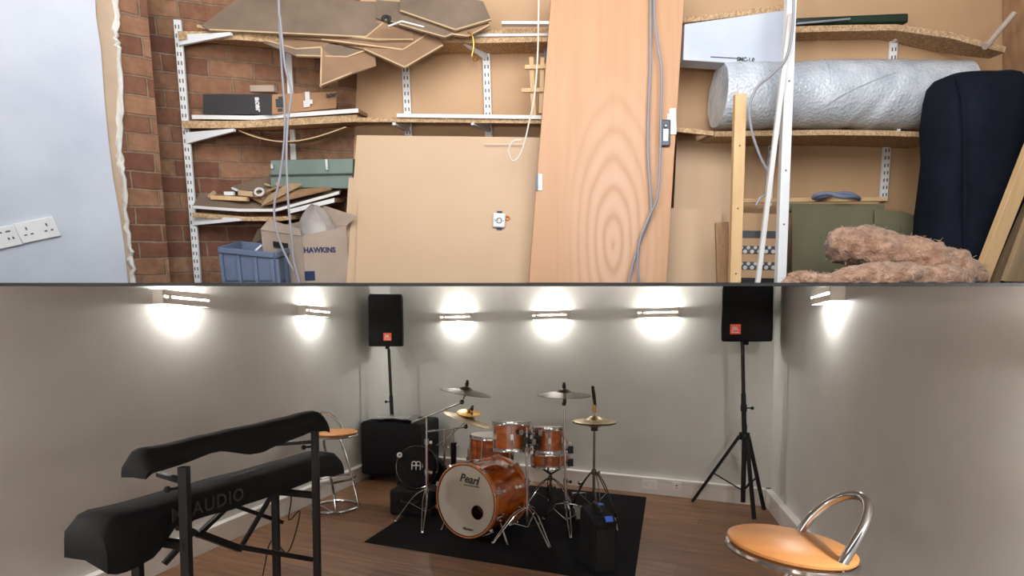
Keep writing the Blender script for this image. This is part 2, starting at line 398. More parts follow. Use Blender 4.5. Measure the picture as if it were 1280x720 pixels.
# ------------------------------------------------------------------ wall lights
def hit_wall(px, p, d):
    # plan intersection of the view column px with a wall line
    k = (px - PPX) / F * 1.0
    # px ~ X / depth with small pitch: iterate
    t = 0
    best = None
    for i in range(4000):
        q = p + d * (i * 0.0025)
        dist = q - EYE; zc = dist.y * cp - (1.81 - EYE.z) * sp
        e = abs(PPX + F * dist.x / zc - px)
        if best is None or e < best[0]: best = (e, q)
    return best[1]
LAMP_Z = 1.81
def make_lamp(q, n, label, LAMP_Z=1.81, LAMP_W=13.5):
    t = thing('wall_light', label, 'wall light', (q.x, q.y, LAMP_Z), 0, 'wall lights')
    n = V(n); x = V((0, 0, 1)).cross(n); R = Matrix((x, n, V((0, 0, 1)))).transposed()
    c = V((q.x, q.y, LAMP_Z)); w, h, d, th = 0.40, 0.095, 0.085, 0.006
    P = lambda a, b, z: c + x * a + n * b + V((0, 0, z))
    hb = MB()
    for sx in (-1, 1): hb.box(P(sx * (w / 2 - th / 2), d / 2, 0), (th, d, h), R)
    hb.box(P(0, d - th / 2, h / 2 - .02), (w, th, .04), R); hb.box(P(0, d - th / 2, -h / 2 + .02), (w, th, .04), R)
    hb.box(P(-w * .36, d - th / 2, 0), (w * .06, th, .03), R)
    obj('housing', hb, M['lamp_body'], t)
    bb = MB(); bb.box(P(0, 0.004, 0), (w * .96, .006, h * .8), R); obj('back_plate', bb, M['lamp_body'], t)
    tb = MB(); tb.cyl(P(-.11, d * .5, 0), P(.11, d * .5, 0), 0.009, 10); obj('lamp_tube', tb, M['glow'], t)
    for z, up in ((0.02, 1), (-0.02, -1)):
        ld = bpy.data.lights.new('lamp_glow', 'POINT'); ld.energy = LAMP_W; ld.color = (1.0, 0.975, 0.945); ld.shadow_soft_size = 0.02
        lo = bpy.data.objects.new('lamp_glow', ld); C.objects.link(lo); lo.location = P(0, d * .55, up * h * .36)
    return t
make_lamp(hit_wall(222, eL, -dl), nL, 'pale metal wall light nearest the viewer on the wall above the keyboards')
make_lamp(hit_wall(388, eL, -dl), nL, 'pale metal wall light on the keyboard side wall left of the speaker on the subwoofer')
make_lamp(hit_wall(573, cL, dbk), nB, 'pale metal wall light first to the right of the speaker on the subwoofer')
make_lamp(hit_wall(690, cL, dbk), nB, 'pale metal wall light directly above the drum kit, middle of the back wall three')
make_lamp(hit_wall(824, cL, dbk), nB, 'pale metal wall light just left of the speaker on the tripod')
make_lamp(hit_wall(1043, cR, dr), nR, 'pale metal wall light on the wall to the right of the tripod speaker')

make_lamp(along(cL, dl, 1.9), nL, 'pale metal wall light on the keyboard side wall beyond the left edge of the view', 1.58, 60)
make_lamp(along(cR, dr, 1.2), nR, 'pale metal wall light on the stool side wall beyond the right edge of the view', 1.5, 50)
for k_, lab_ in ((.2, 'unseen fill light added behind the viewer, nearest the keyboard side wall'), (.5, 'unseen fill light added behind the viewer, in the middle of that wall'), (.8, 'unseen fill light added behind the viewer, nearest the stool side wall')):
    make_lamp(eL.lerp(eR, k_), V((0, 1, 0)), lab_, 1.5, 110)  # strong fill lamps added out of view to brighten the music room
# sockets on the trunking
def plate_on(name, px, py, wallp, d, n, off, w, h, label, holes):
    # vertical plane parallel to wall offset off
    p = V(wallp) + V(n) * off; r = ray(px, py); den = r.dot(n); tt = (p - EYE).dot(n) / den; c = EYE + r * tt
    x = V((0, 0, 1)).cross(n); R = Matrix((x, n, V((0, 0, 1)))).transposed()
    t = thing(name, label, 'socket', c, 0, 'sockets on the skirting')
    mb = MB(); mb.box(c + V(n) * .005, (w, .01, h), R); obj('plate', mb, M['white'], t, bevel=.002)
    hb = MB()
    for a, z, ww, hh in holes: hb.box(c + x * a + V(n) * .0105 + V((0, 0, z)), (ww, .002, hh), R)
    obj('hole_pattern', hb, M['slot'], t)
    return t
H2 = [(-.035, .012, .004, .01), (-.045, -.01, .008, .004), (-.025, -.01, .008, .004), (.035, .012, .004, .01), (.045, -.01, .008, .004), (.025, -.01, .008, .004)]
plate_on('wall_socket', 812, 606, cL, dbk, nB, 0.05, .146, .086, 'double white socket on the skirting left of the tripod speaker', H2)
plate_on('wall_socket', 846, 608, cL, dbk, nB, 0.05, .086, .086, 'small single blank-faced white socket nearer the tripod legs on the skirting', [(0, .01, .02, .012), (0, -.015, .02, .006)])

# ------------------------------------------------------------------ drum mat
rg = MB(); A_ = G(455, 678); B_ = G(808, 622); Cc = G(792, 733); D_ = A_ + (B_ - Cc)
rg.prism([A_ + V((0, 0, .006)), Cc + V((0, 0, .006)), B_ + V((0, 0, .006)), D_ + V((0, 0, .006))], (0, 0, -.006))
tag(obj('drum_mat', rg, M['rug'], bevel=.002), 'large black rectangular mat under the drum kit', 'mat')
MATZ = 0.006

# ------------------------------------------------------------------ loudspeakers
def speaker(loc, rot, label, w=.40, h=.56, d=.34, badge_dx=.02):
    t = thing('loudspeaker', label, 'speaker', loc, rot, 'covered loudspeakers')
    mb = MB(); rings = []
    for z, k in ((0, .96), (.02, .99), (.12, 1.0), (h * .55, .985), (h - .05, .985), (h - .012, .96), (h, .88)):
        ww, dd = w / 2 * k, d * k; off = (d - dd) / 2
        rings.append([V((-ww, -d / 2 + off + .01, z)), V((-ww + .02, -d / 2 + off, z)), V((ww - .02, -d / 2 + off, z)), V((ww, -d / 2 + off + .01, z)), V((ww * .98, -.02, z)), V((ww * .66, d / 2 - off, z)), V((-ww * .66, d / 2 - off, z)), V((-ww * .98, -.02, z))])
    mb.loft(rings); fr = FR[t.name]; mb.v = [fr @ p for p in mb.v]
    obj('cover', mb, M['black_fab'], t, bevel=.01)
    bx = MB(); bx.box(fr @ V((badge_dx, -d / 2 - .002, .105)), (.085, .008, .085), fr.to_3x3()); bd = obj('badge', bx, M['orange'], t)
    tx = MB(); tx.text('JBL', .042, fr @ axis_m((badge_dx, -d / 2 - .0065, .11), (0, -1, 0), (1, 0, 0)), bold=.0008); tx.box(fr @ V((badge_dx, -d / 2 - .0065, .079)), (.06, .001, .006), fr.to_3x3())
    obj('badge_lettering', tx, M['pale'], bd)
    sk = MB(); sk.cyl(fr @ V((0, 0, -.03)), fr @ V((0, 0, .01)), .024, 16); obj('pole_socket', sk, M['black_plas'], t)
    return t
# subwoofer
subc = G(497, 605); 
SUBROT = math.radians(-14)
sub = thing('subwoofer', 'large black covered subwoofer on castors in the corner left of the drum kit', 'speaker', (subc.x - .02, subc.y + .33, 0), SUBROT)
fr = FR[sub.name]; mb = MB(); rings = []
sw, sd, sh = .70, .56, .60
for z, k in ((.075, .97), (.10, 1.0), (.4, .995), (sh + .03, 1.0), (sh + .06, .96)):
    a, b = sw / 2 * k, sd / 2 * k
    rings.append([V((-a, -b, z)), V((a, -b, z)), V((a, b, z)), V((-a, b, z))])
mb.loft(rings); mb.v = [fr @ p for p in mb.v]; obj('cover', mb, M['black_fab'], sub, bevel=.018)
for sx in (-1, 1):
    for sy in (-1, 1):
        cb = MB(); ctr = fr @ V((sx * .27, sy * .2, .035)); ax = fr.to_3x3() @ V((1, 0, 0))
        cb.cyl(ctr - ax * .014, ctr + ax * .014, .035, 14); cb.box(ctr + V((0, 0, .028)), (.05, .05, .03), fr.to_3x3()); obj('castor', cb, M['black_plas'], sub)
SUBTOP = .66
pl = thing('speaker_pole', 'slim black pole rising from the subwoofer to the left speaker', 'speaker pole', fr @ V((-.01, 0, SUBTOP)))
pb = FR[pl.name].translation; sp_px = W(483, 432, pb.y)
top_z = W(486, 433, pb.y).z
q0 = V((W(490, 515, pb.y).x, pb.y, SUBTOP)); q1 = V((W(486, 433, pb.y).x, pb.y, top_z))
mb = MB(); mb.cyl(q0, q0.lerp(q1, .32), .021, 14); obj('lower_tube', mb, M['black_met'], pl)
mb = MB(); mb.cyl(q0.lerp(q1, .3), q1 + V((0, 0, -.03)), .0165, 14); obj('upper_tube', mb, M['black_met'], pl)
mb = MB(); k0 = q0.lerp(q1, .24); mb.cyl(k0 + V((-.05, -.02, 0)), k0, .006, 8); mb.ball(k0 + V((-.055, -.02, 0)), .016, 10); obj('knob', mb, M['black_plas'], pl)
speaker((q1.x - .015, q1.y, q1.z), math.radians(6), 'black covered loudspeaker with an orange badge on the pole above the subwoofer', w=.375, h=.57)
# wrapped packet on the sub
mb = MB(); rings = []
for k in range(9):
    s = k / 8; x = -.20 + .44 * s; hw = .13 + .03 * math.sin(s * 9); hh = .018 + .012 * math.sin(s * 13 + 1) ** 2
    zz = SUBTOP + .032 + .012 * s
    rings.append([fr @ V((x - .0, -.16 + hw * math.cos(a) + .02 * math.sin(5 * s), zz + hh * math.sin(a))) for a in [2 * math.pi * i / 12 for i in range(12)]])
mb.loft(rings)
tag(obj('plastic_packet', mb, M['silver_bag'], smooth=30), 'crumpled silver plastic packet lying on top of the subwoofer', 'packet')

# tripod speaker
tb = G(921, 636); tb = V((tb.x, min(tb.y, 5.05), 0)); Yt = tb.y
ts = thing('speaker_stand', 'black tripod stand with a knob by the right corner of the room', 'speaker stand', tb)
hub = W(921, 545, Yt); hub = V((tb.x, Yt, hub.z)); tp = W(928, 427, Yt); tp = V((tp.x, Yt, tp.z))
mb = MB(); mb.cyl(V((tb.x, Yt, .1)), hub + V((0, 0, .1)), .021, 14); obj('lower_tube', mb, M['black_met'], ts)
mb = MB(); mb.cyl(hub, hub.lerp(tp, .45), .021, 14); obj('middle_tube', mb, M['black_met'], ts)
mb = MB(); mb.cyl(hub.lerp(tp, .42), tp, .0165, 14); obj('upper_tube', mb, M['black_met'], ts)
mb = MB(); mb.cyl(hub + V((0, 0, -.03)), hub + V((0, 0, .03)), .045, 16); obj('hub', mb, M['black_plas'], ts)
kk = hub.lerp(tp, .30); mb = MB(); mb.cyl(kk, kk + V((.06, -.02, 0)), .006, 8); mb.ball(kk + V((.065, -.022, 0)), .016, 10); mb.cyl(kk + V((0, 0, -.03)), kk + V((0, 0, .03)), .027, 14); obj('knob', mb, M['black_plas'], ts)
feet = [G(874, 622), G(921, 655), G(951, 629)]
feet[0] = V((tb.x - .34, Yt + .34, .012)); feet[1] = V((tb.x + .01, Yt - .22, .012)); feet[2] = V((tb.x + .22, Yt + .07, .012))
for ft in feet:
    lg = MB(); h0 = hub + (V((ft.x, ft.y, hub.z)) - hub).normalized() * .04; lg.beam(h0, ft, .03, .022); lo_ = obj('leg', lg, M['black_met'], ts)
    br = MB(); mid = h0.lerp(ft, .55); br.beam(mid, V((tb.x, Yt, .20)), .014, .008); obj('leg_brace', br, M['black_met'], lo_)
speaker((tp.x + .03, tp.y, tp.z), math.radians(-20), 'black covered loudspeaker with an orange badge on the tripod stand', w=.41, h=.49, d=.32, badge_dx=-.09)

# ------------------------------------------------------------------ bar stools
def stool(loc, rot, sh, label, tilt=0.0, seat_r=.185):
    t = thing('bar_stool', label, 'stool', loc, rot, 'chrome bar stools')
    fr = FR[t.name]; X = lambda x, y, z: fr @ V((x, y, z))
    mb = MB(); mb.torus(.205, .0135, fr @ Matrix.Translation((0, 0, .0135)), 48, 10); obj('base_ring', mb, M['chrome'], t)
    mb = MB(); mb.tube(smoothp([X(-.19, -.07, .0145), X(-.06, -.085, .0145), X(.15, -.13, .0145)], 6), .0105, 8); obj('base_bar', mb, M['chrome'], t)
    fz = sh * .38
    for s in (-1, 1):
        lg = MB(); lg.tube(smoothp([X(.165, s * .12, .016), X(.155, s * .118, sh * .12), X(.10, s * .11, fz), X(.02, s * .1, sh * .68), X(-.04, s * .09, sh * .86), X(-.05, s * .075, sh - .03)], 6), .0115, 10)
        obj('leg', lg, M['chrome'], t)
    mb = MB(); mb.tube(smoothp([X(.105, -.12, fz), X(.0, -.2, fz + .01), X(-.12, -.14, fz), X(-.13, .12, fz), X(.0, .2, fz + .01), X(.105, .12, fz)], 8), .0105, 8); mb.tube([X(.105, -.12, fz), X(.105, .12, fz)], .0105, 8); obj('footrest', mb, M['chrome'], t)
    mb = MB(); mb.torus(seat_r - .004, .012, fr @ Matrix.Translation((0, 0, sh - .022)) @ Matrix.Rotation(tilt, 4, 'Y'), 44, 8); mb.tube([X(-.05, -.075, sh - .03), X(-.05, .075, sh - .03)], .011, 8)
    obj('seat_rim', mb, M['chrome'], t)
    mb = MB(); mb.lathe([(0, -.012), (seat_r - .012, -.012), (seat_r, -.002), (seat_r, .006), (seat_r - .01, .012), (0, .013)], fr @ Matrix.Translation((0, 0, sh)) @ Matrix.Rotation(tilt, 4, 'Y'), 56)
    obj('seat', mb, M['seat'], t, smooth=50)
    hp = []
    for k in range(25):
        a = math.pi * (k / 24); y = -math.cos(a) * (seat_r * .76 + .01 * math.sin(a)); rise = math.sin(a)
        hp.append(X(-.085 - .14 * rise ** 1.1, y, sh - .03 + .20 * rise ** .8))
    mb = MB(); mb.tube(hp, .0155, 12); obj('back_hoop', mb, M['chrome'], t)
    return t
bs = G(420, 635)
stool((bs.x, bs.y, 0), math.radians(-38), 1.5 - (541 - 430) * bs.y / F, 'chrome bar stool with round beech seat standing behind the keyboards', seat_r=.20)
ns = W(988, 682, 1.9)
stool((ns.x, ns.y, 0), math.radians(176), ns.z, 'chrome bar stool with round beech seat at the near right edge', tilt=math.radians(-5), seat_r=.2)

# ------------------------------------------------------------------ keyboards on their stand
def cover(name, P0, P1, n, depth, drops_cam, drop_wall, label, texts=(), near_full=False):
    P0, P1, n = V(P0), V(P1), V(n); mb = MB(); N = len(drops_cam); rings = []
    t = thing(name, label, 'keyboard', (P0 + P1) / 2 - V((0, 0, .12)), 0, 'keyboards under black covers')
    ax = (P1 - P0).normalized()
    def prof(s):
        f = s * (N - 1); i = min(int(f), N - 2); return drops_cam[i] * (1 - (f - i)) + drops_cam[i + 1] * (f - i)
    KN = 40
    for k in range(KN + 1):
        s = k / KN; base = P0.lerp(P1, s); e = min(1, min(s, 1 - s) * 26); e = e ** .5 if e < 1 else 1
        dc = prof(s) * (.72 + .28 * e); dw = drop_wall * (.72 + .28 * e) * (1.35 if (near_full and s < .14) else 1)
        zt = -.045 * (1 - e); wob = .006 * mnoise.noise(V((s * 9, 1.3, 0)))
        wob2 = .012 * mnoise.noise(V((s * 14, 7.3, 0)))
        Z = lambda o, z: base + n * o + V((0, 0, z + zt))
        rings.append([Z(-.012 + wob2, -dw), Z(-.006, -dw * .5), Z(-.002, -.022), Z(.02, -.004 + wob), Z(depth * .5, wob), Z(depth - .03, -.006 + wob), Z(depth, -.03), Z(depth + .012 + wob2, -.03 - (dc - .03) * .5), Z(depth + .016 - wob2, -dc), Z(depth * .5, -min(dc, dw) * .98)])
    mb.loft(rings); obj('cover', mb, M['black_fab'], t, smooth=60)
    for body, size, s, frac, o_ in texts:
        base = P0.lerp(P1, s); dc = prof(s)
        c0 = base + n * (depth + .02) + V((0, 0, -.03 - (dc - .03) * frac))
        if frac < 0: c0 = base + n * (depth * .62) + V((0, 0, .006)); Mx = axis_m(c0, V((0, 0, 1)), ax)
        else: Mx = axis_m(c0, n, ax)
        tx = MB(); tx.text(body, size, Mx, bold=.0006, space=1.15); obj('lettering', tx, M['dim_print'], t)
    return t
KL0 = W(80, 643, 2.2); KL1 = W(392, 558, 3.62); KL1.z = KL0.z
KL1 = V((W(392, 558, 3.62).x, 3.62, KL0.z))
axk = (KL1 - KL0).normalized(); nk = V((axk.y, -axk.x, 0)).normalized()
cover('keyboard', KL0, KL1, nk, .21, [.225, .23, .21, .115, .115, .12, .125, .125, .125, .125, .125, .125, .12, .12, .14, .14], .13, 'long keyboard under a black lettered cover on the lower tier of the stand',
      [('M-AUDIO', .085, .315, .42, 0), ('HAMMER 88', .03, .52, -1, 0)], near_full=True)
KU0 = W(152, 563, 2.28); KU1 = W(388, 511, 3.30)
axu = (KU1 - KU0); axu.z = 0; axu.normalize(); nu = V((axu.y, -axu.x, 0))
ku = cover('keyboard', KU0, KU1, nu, .12, [.085, .09, .085, .08, .07, .075, .10, .125, .13, .125, .115, .11, .105, .10, .11, .12], .09, 'keyboard under a plain black cover on the upper tier of the stand')
ks = thing('keyboard_stand', 'black two-tier steel keyboard stand with cross braces', 'keyboard stand', (KL0 + KL1) / 2 * 1 - V((0, 0, KL0.z)))
def kpt(s, o, z): 
    p = KL0.lerp(KL1, s) + nk * o; return V((p.x, p.y, z))
lowz = KL0.z - .15
sN, sF = .165, .72
for s, tpz, nm in ((sN, KU0.z - .045, 'near'), (sF, KU1.z - .06, 'far')):
    zu = KU0.lerp(KU1, s).z
    mb = MB(); mb.beam(kpt(s, .335, .02), kpt(s, .335, zu - .085), .034, .034, (1, 0, 0)); p_ = obj('upright', mb, M['black_met'], ks)
    mb = MB(); mb.cyl(kpt(s, .335, zu - .17), kpt(s, .335, zu - .17) + V((-.045, -.03, 0)), .006, 8); mb.ball(kpt(s, .335, zu - .17) + V((-.05, -.033, 0)), .014, 10); obj('knob', mb, M['black_plas'], p_)
    mb = MB(); mb.beam(kpt(s, .335, .03), kpt(s, .04, .03), .036, .03); obj('foot', mb, M['black_met'], ks)
    mb = MB(); mb.beam(kpt(s, .06, .03), kpt(s, .06, lowz), .034, .034, (1, 0, 0)); obj('upright', mb, M['black_met'], ks)
    mb = MB(); mb.beam(kpt(s, .34, lowz - .018), kpt(s, -.0, lowz - .018), .036, .03); obj('support_arm', mb, M['black_met'], ks)
    pu = KU0.lerp(KU1, s)
    mb = MB(); mb.beam(kpt(s, .335, zu - .145), V((pu.x, pu.y, zu - .145)) - nu * .03, .03, .018); obj('support_arm', mb, M['black_met'], ks)
def brace(a, b, w=.02):
    mb = MB(); mb.beam(a, b, w, w); obj('brace', mb, M['black_met'], ks)
for a_, b_, w_ in ((W(287, 630, 2.98), W(353, 653, 3.28), .02), (W(342, 615, 3.12), W(303, 681, 3.0), .02), (W(290, 628, 2.96), W(248, 668, 2.72), .022), (W(244, 662, 2.66), W(205, 705, 2.55), .022),
                   (W(210, 650, 2.55), W(250, 670, 2.72), .022), (W(246, 666, 2.7), W(300, 686, 2.98), .032), (W(296, 683, 2.95), W(390, 699, 3.28), .026), (W(262, 628, 2.8), W(222, 660, 2.6), .03)):
    brace(a_, b_, w_)
# thin cable by the stand
mb = MB(); mb.tube(smoothp([W(357, 600, 3.45), W(364, 622, 3.5), W(361, 650, 3.5), W(375, 640, 3.45), W(360, 690, 3.5), kpt(.85, -.15, .3), kpt(.8, -.2, .006), kpt(.6, -.22, .006)], 6), .004, 6)
tag(obj('power_cable', mb, M['black_plas']), 'thin black cable drooping behind the keyboard stand', 'cable')

# ------------------------------------------------------------------ drum kit
def lug(t, Mx, a, r, z0, z1, m=None):
    mb = MB(); d = V((math.cos(a), math.sin(a), 0))
    mb.tube([Mx @ (d * (r + .018) + V((0, 0, z0))), Mx @ (d * (r + .018) + V((0, 0, z1)))], .004, 6)
    zc = (z0 + z1) / 2; mb.box(Mx @ (d * (r + .009) + V((0, 0, zc))), (.02, .018, .045), (Mx.to_3x3() @ Matrix.Rotation(a, 3, 'Z')))
    return obj('lug', mb, M['chrome'], t)
def drum(name, label, cat, Mx, R, L, nl, hoop='chrome', top_head='head', loc=None, grp='drums of the amber drum kit'):
    c = Mx.translation
    t = thing(name, label, cat, loc if loc is not None else c - V((0, 0, R)), 0, grp)
    mb = MB(); mb.lathe([(R, 0), (R, L), (R - .008, L), (R - .008, 0)], Mx, 48, close=True); obj('shell', mb, M['burst'], t, smooth=40)
    for nm, z in (('batter_head', L + .006), ('resonant_head', -.006)):
        mb = MB(); mb.lathe([(0, z - .001), (R - .002, z - .001), (R - .002, z + .001), (0, z + .001)], Mx, 40); obj(nm, mb, M[top_head] if z > 0 else M['head'], t)
    for z, s in ((L - .012, 1), (-.004, 1)):
        mb = MB(); mb.lathe([(R + .002, z - .006), (R + .011, z - .006), (R + .009, z + .002), (R + .009, z + .014), (R + .013, z + .016), (R + .013, z + .021), (R - .004, z + .021), (R - .004, z + .016), (R + .002, z + .014)], Mx, 48, close=True)
        obj('hoop', mb, M[hoop], t, smooth=30)
    for k in range(nl): lug(t, Mx, 2 * math.pi * (k + .5) / nl, R, .004, L - .004)
    return t
# bass drum
Rb, Lb = .286, .46
fc = W(582, 631, 4.36); fc.z = Rb + MATZ + .012
az = math.radians(33); fn = V((-math.sin(az), -math.cos(az), .045)).normalized()
Mb = axis_m(fc - fn * Lb, fn)             # local z from rear to front
bd = thing('bass_drum', 'large amber lacquered bass drum with lettered pale front head on the black mat', 'drum', (fc.x, fc.y, MATZ), 0, 'drums of the amber drum kit')
mb = MB(); mb.lathe([(Rb - .012, .02), (Rb - .012, Lb - .02), (Rb - .02, Lb - .02), (Rb - .02, .02)], Mb, 64, close=True); obj('shell', mb, M['burst'], bd, smooth=40)
hole = (.115, -.075); hr = .052
# front head with a round port
bm_v, bm_f = [], []
mb = MB(); nr = 64
outer = [V(((Rb - .012) * math.cos(2 * math.pi * i / nr), (Rb - .012) * math.sin(2 * math.pi * i / nr), Lb + .002)) for i in range(nr)]
inner = [V((hole[0] + hr * math.cos(2 * math.pi * i / nr), hole[1] + hr * math.sin(2 * math.pi * i / nr), Lb + .002)) for i in range(nr)]
r2 = [p + V((0, 0, -.002)) for p in inner]; r3 = [p + V((0, 0, -.002)) for p in outer]
mb.loft([[Mb @ p for p in r] for r in (outer, inner, r2, r3, outer)], cap=False); hd = obj('front_head', mb, M['head'], bd)
mb = MB(); mb.torus(hr, .0035, Mb @ Matrix.Translation((hole[0], hole[1], Lb + .003)), 32, 6); obj('port_ring', mb, M['black_plas'], hd)
mb = MB(); mb.text('Pearl', .088, Mb @ Matrix.Translation((.03, .165, Lb + .003)) @ Matrix.Rotation(math.radians(-4), 4, 'Z'), shear=.25, bold=.0025); mb.box(Mb @ V((.055, .118, Lb + .003)), (.15, .006, .002), Mb.to_3x3())
obj('logo', mb, M['black_print'], hd)
mb = MB(); mb.text('Masters', .03, Mb @ Matrix.Translation((.03, -.215, Lb + .003)), shear=.25, bold=.001); obj('small_logo', mb, M['black_print'], hd)
mb = MB(); mb.lathe([(0, -.002), (Rb - .012, -.002), (Rb - .012, .001), (0, .001)], Mb, 48); obj('rear_head', mb, M['head'], bd)
for z in (Lb - .03, -.005):
    mb = MB(); mb.lathe([(Rb - .012, z), (Rb + .002, z), (Rb + .002, z + .038), (Rb - .012, z + .038)], Mb, 64, close=True); obj('wood_hoop', mb, M['hoop_wood'], bd, bevel=.002, smooth=30)
mb = MB(); mb.torus(Rb - .013, .004, Mb @ Matrix.Translation((0, 0, Lb + .006)), 64, 6); obj('hoop_inlay', mb, M['black_plas'], bd)
for k in range(10):
    a = 2 * math.pi * (k + .5) / 10; d = V((math.cos(a), math.sin(a), 0))
    for z0, z1, zc in ((Lb + .012, Lb - .11, Lb - .10), (-.012, .11, .10)):
        mb = MB(); mb.tube([Mb @ (d * (Rb + .014) + V((0, 0, z0))), Mb @ (d * (Rb + .014) + V((0, 0, z1)))], .0045, 6)
        mb.box(Mb @ (d * (Rb + .004) + V((0, 0, zc))), (.026, .022, .04), Mb.to_3x3() @ Matrix.Rotation(a, 3, 'Z'))
        mb.box(Mb @ (d * (Rb + .008) + V((0, 0, z0 - math.copysign(.012, z0 - .2)))), (.02, .03, .014), Mb.to_3x3() @ Matrix.Rotation(a, 3, 'Z'))
        obj('lug', mb, M['chrome'], bd, label='chrome lug with claw and tension rod')
bx_ = Mb.to_3x3() @ V((1, 0, 0))
for s in (-1, 1):
    st = Mb @ V((s * (Rb + .0) * .86, -.14, Lb - .11)); ft = V((st.x + s * bx_.x * .07, st.y + s * bx_.y * .07 - .06, MATZ + .008))
    mb = MB(); mb.tube([st, ft], .007, 8); mb.ball(st, .018, 8); mb.ball(ft, .011, 8); obj('spur', mb, M['chrome'], bd)
# rack toms and others
def tilt_m(c, tx, ty):                       # drum whose axis leans
    z = V((tx, ty, 1)).normalized(); return axis_m(c, z, V((1, 0, 0)))
def tom(px, py_bottom, Y, R, L, tx, ty, nl, name, label):
    c = W(px, py_bottom, Y); return drum(name, label, 'drum', tilt_m(c, tx, ty), R, L, nl), c
t1, c1 = tom(640, 562, 4.55, .150, .215, .0, .10, 6, 'rack_tom', 'amber rack tom over the bass drum, larger of the two rack toms')
t2, c2 = tom(686, 565, 4.72, .125, .20, -.02, .10, 6, 'rack_tom', 'amber rack tom right of the bass drum, above the snare drum')
for t_, c_, sx in ((t1, c1, .11), (t2, c2, -.10)):
    mb = MB(); q = c_ + V((sx, -.135 if sx > 0 else -.11, .10)); mb.box(q, (.055, .03, .11)); mb.box(q + V((0, -.02, .0)), (.03, .03, .05)); mb.cyl(q + V((0, -.03, 0)), q + V((.02, -.05, -.03)), .007, 8); obj('mount_bracket', mb, M['black_met'], t_)
fl_c = W(614, 598, 5.28)
ftm = drum('floor_tom', 'amber floor tom with a pale head behind the bass drum', 'drum', axis_m(V((fl_c.x, fl_c.y, .30)), V((.03, .0, 1)), V((1, 0, 0))), .20, .36, 8, loc=V((fl_c.x, fl_c.y, MATZ)))
for a in (math.radians(200), math.radians(320), math.radians(80)):
    p = V((fl_c.x + .222 * math.cos(a), fl_c.y + .222 * math.sin(a), 0)); mb = MB(); mb.tube([p + V((0, 0, MATZ + .008)), p + V((0, 0, .55))], .006, 8); mb.ball(p + V((0, 0, MATZ + .012)), .012, 8); mb.box(p + V((0, 0, .45)), (.03, .03, .05)); obj('leg', mb, M['chrome'], ftm)
sn_c = W(688, 581, 5.12)
sn = drum('snare_drum', 'shallow amber snare drum on a low basket stand under the right rack tom', 'drum', axis_m(sn_c, V((0, .03, 1)), V((1, 0, 0))), .17, .12, 8)

def leg_tripod(t, base, hub_z, feet, splay, dbl=True, m='chrome', foot_z=MATZ, curve=0.0):
    """three double-braced legs from a hub on the pole at height hub_z"""
    for a in feet:
        d = V((math.cos(a), math.sin(a), 0)); n = V((-d.y, d.x, 0)); mb = MB()
        ft = V((base.x, base.y, foot_z + .012)) + d * splay
        h = V((base.x, base.y, hub_z)) + d * .022
        for s in ((-1, 1) if dbl else (0,)):
            w = n * (.013 * s)
            pts = [h + w * .7, h.lerp(ft, .3) + w * 1.25 + V((0, 0, .035 + curve)), h.lerp(ft, .55) + w * 1.1 + V((0, 0, .03 + curve)), ft + w * .5]
            mb.tube(smoothp(pts, 5), .0048, 6)
        mb.ball(ft, .014, 8); lg = obj('leg', mb, M[m], t)
        br = MB(); br.tube([h.lerp(ft, .5) + V((0, 0, .02)), V((base.x, base.y, max(hub_z * .34, .07)))], .004, 6); obj('leg_brace', br, M[m], lg)
def stand(name, label, base, top, hub_z, feet, splay, m='chrome', cat='cymbal stand', grp='cymbal stands', bottom=.06, r=.0125, steps=(.45, .75)):
    base = V(base); top = V(top)
    t = thing(name, label, cat, (base.x, base.y, MATZ), 0, grp)
    b0 = V((base.x, base.y, MATZ + bottom)); pts = [b0] + [b0.lerp(top, s) for s in steps] + [top]
    for k in range(len(pts) - 1):
        mb = MB(); mb.cyl(pts[k], pts[k + 1], r - k * .0025, 12); obj('tube', mb, M[m], t)
        if k:
            mb = MB(); mb.cyl(pts[k] + V((0, 0, -.022)), pts[k] + V((0, 0, .022)), r + .006, 12); mb.cyl(pts[k], pts[k] + V((.035, -.02, 0)), .005, 6); mb.box(pts[k] + V((.038, -.022, 0)), (.02, .008, .024)); obj('clamp', mb, M[m], t)
    mb = MB(); mb.cyl(V((base.x, base.y, hub_z - .02)), V((base.x, base.y, hub_z + .02)), r + .008, 12); obj('collar', mb, M[m], t)
    leg_tripod(t, base, hub_z, feet, splay, m=m)
    return t
def cymbal(name, label, c, nrm, R, m, group='cymbals of the drum kit', bell=.055, H=.03):
    Mx = axis_m(c, nrm, V((1, 0, 0))); mb = MB(); prof = []
    for k in range(15):
        r = R * k / 14; b = bell if R > .11 else .03
        z = .022 * (1 - (r / b) ** 2) ** .5 * (1 if r < b else 0) if r < b else 0
        z += H * (1 - (r / R) ** 1.6) - .001
        prof.append((r, z))
    th = .0014
    prof = [(max(r, .004), z + th) for r, z in prof] + [(max(r, .004), z - th) for r, z in prof[::-1]]
    mb.lathe(prof, Mx, 56, close=True)
    return tag(obj(name, mb, M[m], smooth=50, frame=Matrix.Translation(V(c))), label, 'cymbal', group)
def topper(t, c, nrm, H=.05):
    nrm = V(nrm).normalized(); mb = MB(); mb.cyl(V(c) + nrm * H, V(c) + nrm * (H + .03), .015, 12); obj('felt', mb, M['black_plas'], t)
    mb = MB(); mb.cyl(V(c) - nrm * .03, V(c) + nrm * (H + .045), .004, 8); mb.cyl(V(c) + nrm * (H + .03), V(c) + nrm * (H + .048), .011, 10); obj('wing_nut', mb, M['black_met'], t)
R3 = lambda o: [math.radians(o + 120 * k) for k in range(3)]
